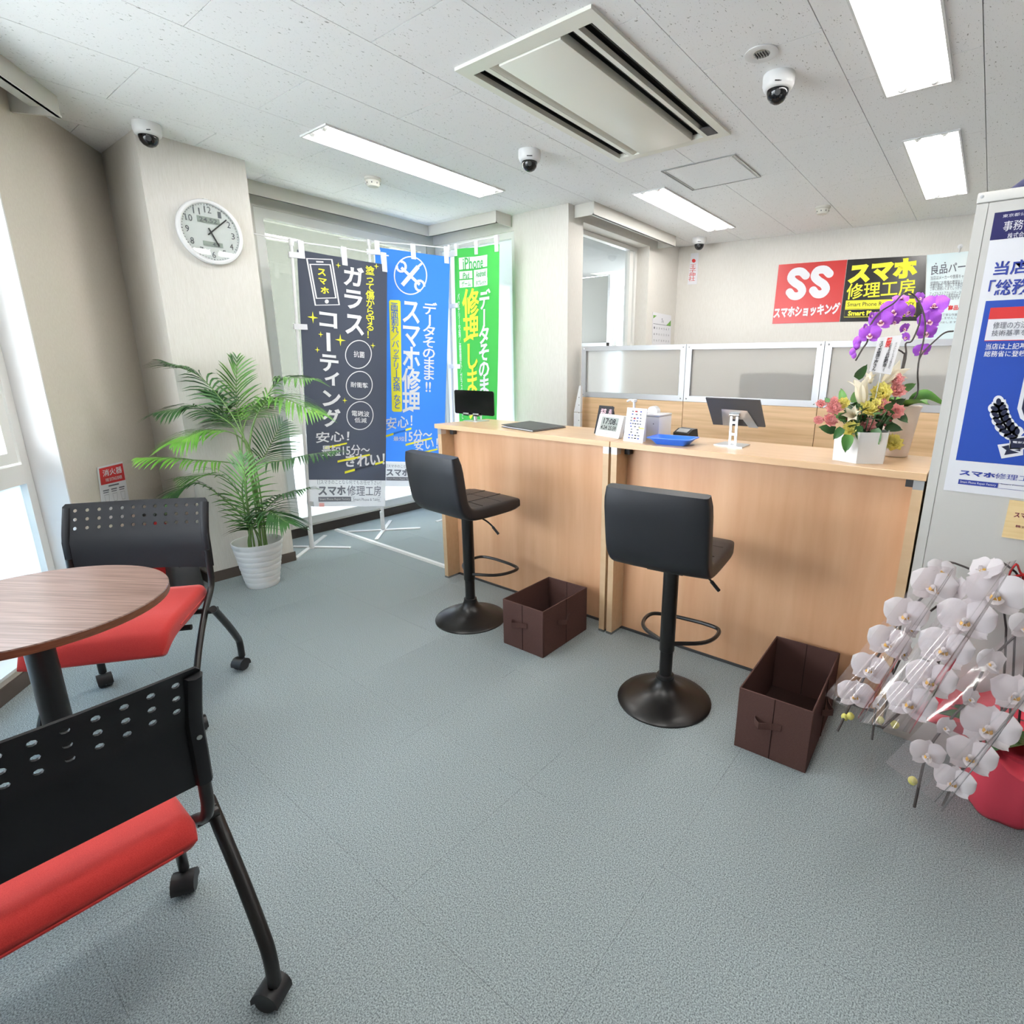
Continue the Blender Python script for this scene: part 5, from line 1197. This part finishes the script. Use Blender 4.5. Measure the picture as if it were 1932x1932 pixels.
# pump bottle
c = Vector((-1.333, 2.286, ZC)); t = thing('pump_bottle', 'white pump bottle behind the payment card', 'bottle', c)
bm = nb(); lathe(bm, [(.026, 0), (.028, .004), (.028, .1), (.024, .115), (.012, .122), (.012, .13)], 24, c); obj('bottle', bm, 'white', t)
bm = nb(); lathe(bm, [(.015, .126), (.015, .142), (.008, .148), (.006, .15), (.006, .178), (.013, .18), (.014, .192), (.0, .195)], 18, c); pm = obj('pump', bm, 'whitegloss', t)
bm = nb(); tube(bm, smoothpath([c+Vector((0, 0, .187)), c+Vector((-.02, -.008, .188)), c+Vector((-.032, -.014, .18))], 3), .005, 8); obj('nozzle', bm, 'whitegloss', pm)
# printer
c0 = onz(1242, 832, ZC); t = thing('receipt_printer', 'white cube shaped receipt printer behind the blue tray', 'printer', c0)
rz_ = .07; mxp = Matrix.Translation(c0) @ Matrix.Rotation(rz_, 4, 'Z')
bm = nb(); box(bm, -.11, 0, 0, .15, .0, .112, bev=.004, mx=mxp); bd = obj('body', bm, 'greybox', t)
bm = nb(); box(bm, -.111, .001, -.001, .151, .1125, .123, bev=.004, mx=mxp); obj('lid', bm, 'whitegloss', t)
bm = nb(); lathe(bm, [(.026, -.02), (.026, .02)], 20, mx=mxp @ Matrix.Translation((-.075, .1, .13)) @ Matrix.Rotation(PI/2, 4, 'X')); obj('paper_roll', bm, 'paper', t)
qe = Quad(mxp @ Vector((-.11, -.001, .113)), mxp @ Vector((0, -.001, .113)), mxp @ Vector((-.11, -.001, 0)), mxp @ Vector((0, -.001, 0)))
bm = nb(); text(bm, qe, 'EPSON', (.12, .5), (.4, .56), .01, w=.001, px=False); qe.poly(bm, disc(qe, (.74, .3), .025, .025, 12), .001); obj('print', bm, 'inkgrey', bd, smooth=0)
# coin tray
t = thing('coin_tray', 'bright blue plastic tray on the right counter', 'tray', (-1.112, 2.268, ZC))
TM = Matrix.Translation((-1.112, 2.268, ZC)) @ Matrix.Rotation(.14, 4, 'Z')
def ringl(w_, d_, r_, z): return [TM @ Vector((a, b, z)) for a, b in rrect(w_, d_, r_, 4)]
bm = nb(); loft(bm, [ringl(.135, .085, .012, 0), ringl(.19, .14, .02, .028), ringl(.208, .158, .022, .029), ringl(.208, .158, .022, .032), ringl(.188, .138, .02, .032), ringl(.133, .083, .012, .004)]); obj('tray_body', bm, 'bluetray', t, smooth=30)
# card reader
c = onz(1287, 826, ZC); t = thing('card_reader', 'black card reader behind the blue tray', 'device', c)
bm = nb(); mx_ = Matrix.Translation(c+Vector((0, .035, 0))) @ Matrix.Rotation(-.3, 4, 'Z')
P = [(-.035, 0), (-.035, .022), (.0, .042), (.03, .045), (.04, .0)]
loft(bm, [[mx_ @ Vector((x, y, z)) for y, z in P] for x in (-.05, .05)]); obj('body', bm, 'black', t, smooth=0)
bm = nb(); loft(bm, [[mx_ @ Vector((x, y, z+.0015)) for y, z in ((-.03, .0255), (-.004, .0405), (-.004, .0415), (-.03, .0265))] for x in (-.036, .036)]); obj('screen', bm, 'alu', t, smooth=0)

# ================================================================== FLOWERS
def petal(bm, w_, l_, mx, cup=.15, n=5, m=5, point=.6, wavy=0, seed=0):
    "one petal growing along +y from the origin, facing +z"
    rnd = random.Random(seed); ph = rnd.uniform(0, 6); g = []
    for j in range(m+1):
        v = j/m; hw = w_/2*(math.sin(PI*min(1, (.08+.92*v)**point)))**.75 if j < m else w_*.06
        row = []
        for i in range(n+1):
            u = -1+2*i/n; z = cup*l_*(v*v*.6-.5*u*u*.3)+wavy*math.sin(ph+u*7)*v*v
            row.append(bm.verts.new(mx @ Vector((u*hw, l_*v-(.1*l_*u*u if j == m else 0), z))))
        g.append(row)
    for j in range(m):
        for i in range(n): bm.faces.new((g[j][i], g[j][i+1], g[j+1][i+1], g[j+1][i]))
def rz(a): return Matrix.Rotation(math.radians(a), 4, 'Z')
def rx(a): return Matrix.Rotation(math.radians(a), 4, 'X')
def moth(mname, tag_):
    bm = nb()
    for a, w_ in ((0, .44), (128, .40), (-128, .40)): petal(bm, w_, .5, rz(a) @ rx(3), .12, n=6, m=8, point=.8)
    for a in (68, -68):
        sg = 1 if a > 0 else -1; mx = Matrix.Translation((0, 0, .05)) @ rz(a) @ Matrix.Rotation(-.14*sg, 4, 'Y') @ rx(6); g = []
        for j in range(11):
            v = math.sin(PI/2*j/10); hw = max(.335*max(0, 1-abs(2*v**.85-1)**2.4)**.5, .05 if j < 5 else .012)
            g.append([bm.verts.new(mx @ Vector((u*hw+.03*sg*v, .53*v+.045*(1-u*u)*v, .05*math.sin(PI*v)-.05*u*u+.012*math.cos(5*u)))) for u in [-1+2*i/8 for i in range(9)]])
        for j in range(10):
            for i in range(8): bm.faces.new((g[j][i], g[j][i+1], g[j+1][i+1], g[j+1][i]))
    return finish(bm, tag_, mname, 180)
def liplet(mname, throat):
    bm = nb()
    petal(bm, .22, .26, rz(180) @ rx(35), .5); 
    for a in (70, -70): petal(bm, .16, .14, Matrix.Translation((0, -.05, .04)) @ rz(a) @ rx(70), .4)
    lathe(bm, [(.045, .02), (.05, .07), (.03, .11), (.0, .12)], 10)
    return finish(bm, 'lip', mname, 180)
def throat(mname):
    bm = nb(); lathe(bm, [(.065, .015), (.075, .06), (.05, .085), (.0, .075)], 10, (0, -.06, 0)); return finish(bm, 'throat', mname, 180)
W_ME, W_LIP, W_TH = moth('petalwhite', 'blossom'), liplet('petalwhite', ''), throat('lipgold')
P_ME, P_LIP, P_TH = moth('petalpurple', 'blossom'), liplet('lippink', ''), throat('lipdark')
def facing(p, size, tilt=(0, 0), roll=0, target=None):
    z = ((target or CAM)-p).normalized(); up = Vector((0, 0, 1)); x = up.cross(z).normalized(); y = z.cross(x)
    m = Matrix(((x.x, y.x, z.x, p.x), (x.y, y.y, z.y, p.y), (x.z, y.z, z.z, p.z), (0, 0, 0, 1)))
    return m @ Matrix.Rotation(tilt[0], 4, 'Y') @ Matrix.Rotation(tilt[1], 4, 'X') @ Matrix.Rotation(roll, 4, 'Z') @ Matrix.Scale(size, 4)
def blossom(root, me3, p, size, tilt, roll):
    mw = facing(p, size, tilt, roll); o = inst('blossom', me3[0], root, mw)
    for nm, me in (('lip', me3[1]), ('throat', me3[2])):
        c_ = bpy.data.objects.new(nm, me); C.objects.link(c_); c_.parent = o
        c_.scale = (1.25, 1.25, 1.25) if nm == 'throat' else (1.35, 1.35, 1.35); c_.location.z = .04
    return o
# ---- white orchids in a pink wrapped pot
oc = Vector((.235, 1.955, 0))
t = thing('white_orchid', 'white moth orchids in clear sleeves and pink wrapped pot on the floor', 'plant', oc)
bm = nb(); L = []
for z, r_ in ((0, .085), (.02, .098), (.1, .115), (.2, .128), (.25, .12)):
    L.append([oc+Vector((r_*(1+.05*math.cos(6*a))*math.cos(a), r_*(1+.05*math.cos(6*a))*math.sin(a), z)) for a in [2*PI*k/48 for k in range(48)]])
loft(bm, L); obj('wrapped_pot', bm, 'pinkwrap', t, smooth=60)
bm = nb(); L = []
for z, r_ in ((.25, .12), (.255, .15), (.285, .2), (.30, .225)):
    L.append([oc+Vector((r_*(1+.09*math.cos(5*a+1))*math.cos(a), min(r_*(1+.09*math.cos(5*a+1))*math.sin(a), .17), z+.03*math.sin(5*a)*(r_-.1)/.1)) for a in [2*PI*k/60 for k in range(60)]])
loft(bm, L, cap=False); obj('paper_collar', bm, 'pinkwrap', t, smooth=60)
bm = nb(); lathe(bm, [(.115, .24), (.0, .255)], 20, oc); obj('moss', bm, 'moss', t)
for k, (a, ln) in enumerate(((200, .22), (250, .24), (300, .22), (175, .18), (-10, .18))):
    bm = nb(); petal(bm, .085, ln, Matrix.Translation(oc+Vector((0, 0, .25))) @ rz(a-90) @ rx(22), -.35, point=.7); obj('leaf', bm, 'leafdark', t, smooth=180)
def wp(x, y): return 1532+x*.29, 1000+y*.29
stems = [([(840, 270, 200, .5, -.5), (780, 375, 300, .25, -.2), (605, 555, 290, .15, 0), (490, 735, 280, .2, 0), (370, 905, 250, .1, 0), (280, 1075, 240, .1, .1)], 1.73, 1.60, (165, 1310)),
         ([(950, 395, 230, -1.0, -.1), (640, 640, 190, 1.0, .1), (590, 800, 170, 1.1, 0), (495, 1000, 190, .9, 0), (425, 1125, 130, 1.0, .2)], 1.70, 1.62, (390, 1365)),
         ([(1130, 262, 240, .7, -.6), (1200, 425, 380, .05, -.1), (1000, 590, 360, .05, 0), (860, 780, 340, 0, 0), (770, 980, 320, 0, 0), (640, 1125, 320, .05, .1)], 1.62, 1.48, (455, 1290)),
         ([(1380, 640, 240, .6, -.2), (1150, 860, 230, .8, 0), (1020, 1095, 170, 1.0, 0), (860, 1280, 170, .9, .1), (745, 1460, 230, .3, .1)], 1.45, 1.36, (665, 1805)),
         ([(1340, 1080, 330, .3, 0), (1150, 1290, 360, .05, 0), (1035, 1475, 310, .05, .1), (925, 1640, 260, .1, .2)], 1.42, 1.33, (850, 1800))]
for si, (fl, z0, z1, tipp) in enumerate(stems):
    pts = []
    for k, (x, y, wpx, ty_, tx_) in enumerate(fl):
        zc = z0+(z1-z0)*k/(len(fl)-1); p = atz(*wp(x, y), zc)
        blossom(t, (W_ME, W_LIP, W_TH), p, wpx*.29*zc/F_PX*.86, (ty_ if si in (0, 1, 3) else -ty_, tx_), random.uniform(-.12, .12))
        pts.append(p-(CAM-p).normalized()*.03)
    tp = atz(*wp(*tipp), z1+.01)
    hi = pts[0]+Vector((.03, .02, .03))
    path = smoothpath([oc+Vector((.02*si-.04, -.02, .25)), (oc+hi)/2+Vector((.02, .02, .28)), hi]+pts+[tp], 4)
    bm = nb(); tube(bm, path, .0035, 6); st_ = obj('stem', bm, 'stemdark', t)
for x, y, z_ in ((215, 1215, 1.62), (250, 1210, 1.61), (445, 1235, 1.64), (540, 1265, 1.5), (655, 1630, 1.36)):
    p = atz(*wp(x, y), z_); bm = nb(); lathe(bm, [(.0, -.013), (.009, -.009), (.011, 0), (.008, .009), (.0, .014)], 10, mx=Matrix.Translation(p) @ Matrix.Rotation(.6, 4, 'X')); obj('bud', bm, 'budyellow', t)
for si, (cs, zz) in enumerate((([(740, 235), (900, 270), (90, 1080), (310, 1250)], (1.66, 1.57)), ([(1010, 300), (1330, 200), (300, 1250), (640, 1330)], (1.52, 1.42)), ([(1380, 560), (1500, 900), (475, 1510), (845, 1835)], (1.32, 1.27)))):
    qx = Quad(*[atz(*wp(*c_), zz[0] if k < 2 else zz[1]) for k, c_ in enumerate(cs)], wave=lambda s, v, si=si: .05*(4*s*(1-s))+.004*math.sin(23*s+6*v+si)+.003*math.sin(11*v+31*s))
    bm = nb(); qx.sheet(bm, th=0, ns=20, nt=16); obj('clear_sleeve', bm, 'cello', t, smooth=180)
rbp = atz(1930, 1085, 1.6); bm = nb(); tube(bm, smoothpath([rbp, rbp+Vector((.03, 0, .03)), rbp+Vector((.05, 0, 0)), rbp, rbp+Vector((-.02, 0, .03)), rbp+Vector((-.03, 0, -.01)), rbp], 4), .008, 6, flat=.4)
tube(bm, [rbp, rbp+Vector((.03, .05, -.1))], .004, 5); obj('red_bow', bm, 'extred', t)
# ---- purple orchid on the counter
pc = Vector((-.262, 2.535, ZC))
t = thing('purple_orchid', 'purple moth orchid in a beige pot behind the flower arrangement', 'plant', pc)
bm = nb(); lathe(bm, [(.043, 0), (.047, .003), (.066, .19), (.07, .195), (.07, .2), (.062, .2), (.06, .18), (.0, .18)], 32, pc); obj('pot', bm, 'beigepot', t)
bm = nb(); lathe(bm, [(.061, .178), (.04, .192), (.0, .198)], 18, pc); obj('moss', bm, 'moss', t)
for a, ln, e_ in ((-60, .2, 25), (120, .15, 30), (200, .14, 40)):
    bm = nb(); petal(bm, .06, ln, Matrix.Translation(pc+Vector((0, 0, .185))) @ rz(a-90) @ rx(e_), -.5, point=.7); obj('leaf', bm, 'leaf', t, smooth=180)
lf = [pc+Vector((.01, 0, .19)), atz(1720, 752, 2.22), atz(1748, 744, 2.2), atz(1778, 760, 2.18)]
bm = nb(); path = smoothpath(lf, 4); pr_ = None
for k, p in enumerate(path):
    wd = .022*math.sin(PI*(.1+.85*k/len(path))); cur = (bm.verts.new(p+Vector((.0, .4, 1)).normalized()*wd), bm.verts.new(p), bm.verts.new(p-Vector((.0, -.4, 1)).normalized()*wd))
    if pr_:
        for e in (0, 1): bm.faces.new((pr_[e], pr_[e+1], cur[e+1], cur[e]))
    pr_ = cur
obj('leaf', bm, 'leaf', t, smooth=180)
def pp(x, y): return 1590+x*.1087, 540+y*.1087
PF = [(870, 440, 400, .1, -.1), (655, 610, 370, .1, 0), (465, 840, 340, .1, 0), (1175, 440, 260, -.9, .1), (1590, 350, 410, -.1, -.5), (1500, 600, 350, .1, .1), (1450, 800, 300, .2, .3), (1365, 1110, 270, .3, .3),
      (1110, 880, 190, -.9, .3), (1320, 210, 220, .9, -.2), (1010, 240, 260, .3, -1.1), (1060, 730, 190, .8, .2), (900, 600, 200, .3, .6), (490, 510, 140, 1.1, 0), (385, 700, 110, 1.0, 0)]
for x, y, wpx, ty_, tx_ in PF:
    zc = 2.14+.0001*x; blossom(t, (P_ME, P_LIP, P_TH), atz(*pp(x, y), zc), wpx*.1087*zc/F_PX, (ty_, tx_), random.uniform(-.2, .2))
for x, y, r_ in ((250, 960, .016), (245, 1030, .013), (170, 1140, .012), (195, 1200, .010)):
    bm = nb(); p = atz(*pp(x, y), 2.14); lathe(bm, [(.0, -r_*1.4), (r_*.8, -r_*.8), (r_, 0), (r_*.7, r_*.9), (.0, r_*1.4)], 10, mx=Matrix.Translation(p)); obj('bud', bm, 'petalpurple', t)
for P in ([(1300, 1500, 0), (1330, 1250, 0), (1410, 900, 0), (1430, 600, 0), (1340, 300, 0), (1200, 130, 0), (1050, 130, 0), (880, 300, 0), (650, 450, 0), (470, 700, 0), (430, 950, 0), (340, 1090, 0), (225, 1290, 0)],
          [(1300, 1500, 0), (1360, 1200, 0), (1650, 900, 0), (1790, 800, 0), (1920, 780, 0)], [(1090, 1270, 0), (1090, 1000, 0), (1200, 950, 0), (1320, 680, 0), (1350, 500, 0)], [(1060, 1260, 0), (1050, 1160, 0), (960, 1100, 0)]):
    L = [atz(*pp(x, y), 2.19) for x, y, _ in P]
    L = ([pc+Vector((0, 0, .19)), atz(1730, 745, 2.22)] if P[0][0] == 1300 else [Vector((pc.x-.03, pc.y-.01, pc.z+.19))])+L
    bm = nb(); tube(bm, smoothpath(L, 4), .0032, 6); obj('stem', bm, 'stemdark', t)
# ---- flower arrangement
fc = Vector((-.355, 2.318, ZC))
t = thing('flower_arrangement', 'flower arrangement of lilies and carnations in a white hexagonal pot', 'flowers', fc)
bm = nb(); ang0 = math.atan2(2.219-fc.y, -.346-fc.x)
def hexl(r_, z): return [fc+Vector((r_*math.cos(ang0+k*PI/3), r_*math.sin(ang0+k*PI/3), z)) for k in range(6)]
loft(bm, [hexl(.098, 0), hexl(.102, .115), hexl(.097, .115), hexl(.094, .09)]); obj('pot', bm, 'white', t, smooth=20)
bm = nb(); lathe(bm, [(.085, .085), (.06, .11), (.0, .12)], 18, fc); obj('floral_foam', bm, 'leafdark', t)
def fp_(x, y): return 1520+x*.1449, 660+y*.1449
Zf = (fc-CAM).dot(_f)
def carnation(mname):
    bm = nb(); rnd = random.Random(5)
    for ly, (n_, el, ln) in enumerate(((9, 8, .5), (9, 30, .47), (8, 50, .42), (6, 70, .36), (4, 84, .3))):
        for k in range(n_):
            petal(bm, .34, ln, rz(360*k/n_+ly*21+rnd.uniform(-8, 8)) @ rx(el+rnd.uniform(-6, 6)), .25, n=4, m=3, point=1.6, wavy=.05, seed=k+ly*10)
    return finish(bm, 'carnation', mname, 180)
CP, CYE = carnation('carnpink'), carnation('carnyellow')
for x, y, wpx, m_ in ((195, 710, 110, 0), (375, 660, 90, 0), (360, 765, 180, 0), (165, 925, 110, 0), (315, 925, 160, 0), (1190, 395, 150, 0), (1190, 545, 180, 0), (985, 755, 200, 0), (1180, 805, 175, 0), (815, 980, 165, 0),
                      (495, 700, 140, 1), (1000, 560, 235, 1), (805, 780, 200, 1), (930, 720, 150, 1), (600, 1050, 200, 1), (1130, 1220, 210, 1)):
    zc = Zf-.075+(.02 if y < 600 else 0)+(.05 if x > 1100 and y > 1000 else 0)
    p = atz(*fp_(x, y), zc); inst('carnation', (CP, CYE)[m_], t, facing(p, wpx*.1449*zc/F_PX*1.32, (random.uniform(-.4, .4), random.uniform(-.7, -.1)), random.uniform(0, 6)))
def lily_me():
    bm = nb()
    for k in range(6):
        g = []
        for j in range(9):
            v = j/8; r_ = .05+.16*v+.34*max(0, v-.6)**1.5*2.2; z = .85*v-.35*max(0, v-.75)**1.3; hw = .17*math.sin(PI*min(1, .22+.74*v)) if j < 8 else .01
            a = 2*PI*k/6+(0 if k % 2 else .05)
            row = []
            for u in (-1, -.5, 0, .5, 1): row.append(bm.verts.new((r_*math.cos(a)-u*hw*math.sin(a)-.05*u*u*math.cos(a)*v, r_*math.sin(a)+u*hw*math.cos(a)-.05*u*u*math.sin(a)*v, z)))
            g.append(row)
        for j in range(8):
            for i in range(4): bm.faces.new((g[j][i], g[j][i+1], g[j+1][i+1], g[j+1][i]))
    tube(bm, [(0, 0, -.12), (0, 0, .05)], .05, 8)
    return finish(bm, 'lily', 'lily', 180)
LM = lily_me()
def along(p, d, size, roll=0):
    z = d.normalized(); x = z.orthogonal().normalized(); y = z.cross(x)
    return Matrix(((x.x, y.x, z.x, p.x), (x.y, y.y, z.y, p.y), (x.z, y.z, z.z, p.z), (0, 0, 0, 1))) @ Matrix.Rotation(roll, 4, 'Z') @ Matrix.Scale(size, 4)
for (xa, ya), (xb, yb), dz, sz in (((740, 700), (710, 330), -.01, .115), ((1020, 440), (1330, 150), .05, .12), ((640, 880), (560, 790), -.09, .085), ((840, 420), (830, 300), .05, .06)):
    a_ = atz(*fp_(xa, ya), Zf-.06); b_ = atz(*fp_(xb, yb), Zf-.06+dz); inst('lily', LM, t, along(a_, b_-a_, sz, .5))
rnd = random.Random(11)
for k, (x, y, ang, ln) in enumerate(((540, 1200, -92, .065), (300, 1030, 170, .06), (430, 1080, -120, .05), (920, 1110, -70, .06), (1000, 900, -20, .07), (1080, 870, 10, .06), (480, 600, 110, .05), (310, 680, 130, .045), (720, 300, 60, .06), (1330, 490, 30, .05),
                                    (1260, 880, -40, .05), (900, 640, 80, .05), (640, 620, 100, .05), (1080, 700, 20, .05), (700, 700, 60, .05), (460, 870, 170, .05), (760, 900, -60, .05), (1130, 1010, -10, .06), (850, 1000, -100, .05), (560, 900, 200, .05), (1200, 690, 40, .05), (420, 720, 150, .05), (940, 1000, -80, .06), (690, 1060, -90, .05))):
    p = atz(*fp_(x, y), Zf-.035-(.07 if y > 1050 else 0)); m_ = facing(p, 1, (rnd.uniform(-.4, .4), rnd.uniform(-.5, .3))) @ rz(ang-90)
    bm = nb(); petal(bm, ln*.62, ln, m_ @ Matrix.Translation((0, -ln*.4, 0)), -.2, point=.62); obj('leaf', bm, ('leafdark', 'leaf')[k % 3 == 0], t, smooth=180)
bm = nb()
for k in range(26):
    a_ = rnd.uniform(0, 6.28); r_ = rnd.uniform(.0, .09); p = fc+Vector((r_*math.cos(a_), r_*math.sin(a_), .14+rnd.uniform(0, .06))); lathe(bm, [(.0, -.006), (.006, 0), (.0, .006)], 6, mx=Matrix.Translation(p))
obj('berries', bm, 'berry', t, kind='stuff')
bm = nb()
for k in range(40):
    a_ = rnd.uniform(0, 6.28); r_ = rnd.uniform(.02, .1); q_ = fc+Vector((r_*math.cos(a_), r_*math.sin(a_), .13+rnd.uniform(0, .07))); tube(bm, [fc+Vector((r_*.5*math.cos(a_), r_*.5*math.sin(a_), .1)), q_], .002, 4)
    petal(bm, .03, .05, Matrix.Translation(q_) @ rz(rnd.uniform(0, 360)) @ rx(rnd.uniform(0, 50)), -.2, n=2, m=3)
obj('foliage_filler', bm, 'leafdark', t, smooth=180, kind='stuff')
# celebration card held above the arrangement
qh = Quad(*[atz(x, y, z_) for x, y, z_ in ((1658, 637, 2.02), (1703, 632, 2.02), (1640, 700, 2.0), (1680.5, 707, 2.0))])
t = thing('celebration_card', 'white celebration card with vertical lettering above the flowers', 'card', qh.at(.5, 1))
bm = nb(); qh.sheet(bm, th=.001); obj('card', bm, 'paper', t, smooth=0)
bm = nb(); vtext(bm, qh, '祝開店', (.38, .04), (.58, .30), .03, w=.001, px=False); obj('red_lettering', bm, 'inkred', t, smooth=0)
bm = nb(); vtext(bm, qh, 'スマホ修理工房さん', (.10, .12), (.26, .98), .02, w=.001, px=False); vtext(bm, qh, '代表取締役', (.56, .2), (.66, .46), .0, w=.001, px=False); vtext(bm, qh, '氏益和幸', (.52, .46), (.68, .84), .02, w=.001, px=False); vtext(bm, qh, 'エリアリレーションズ株式会社', (.78, .18), (.88, .86), .0, w=.001, px=False); vtext(bm, qh, 'より', (.58, .85), (.66, .96), .0, w=.001, px=False); obj('black_lettering', bm, 'inkblack', t, smooth=0)
bm = nb(); tube(bm, [qh.at(.55, .95, -.003), fc+Vector((.02, .0, .1))], .0022, 6); obj('pick', bm, 'whitegloss', t)
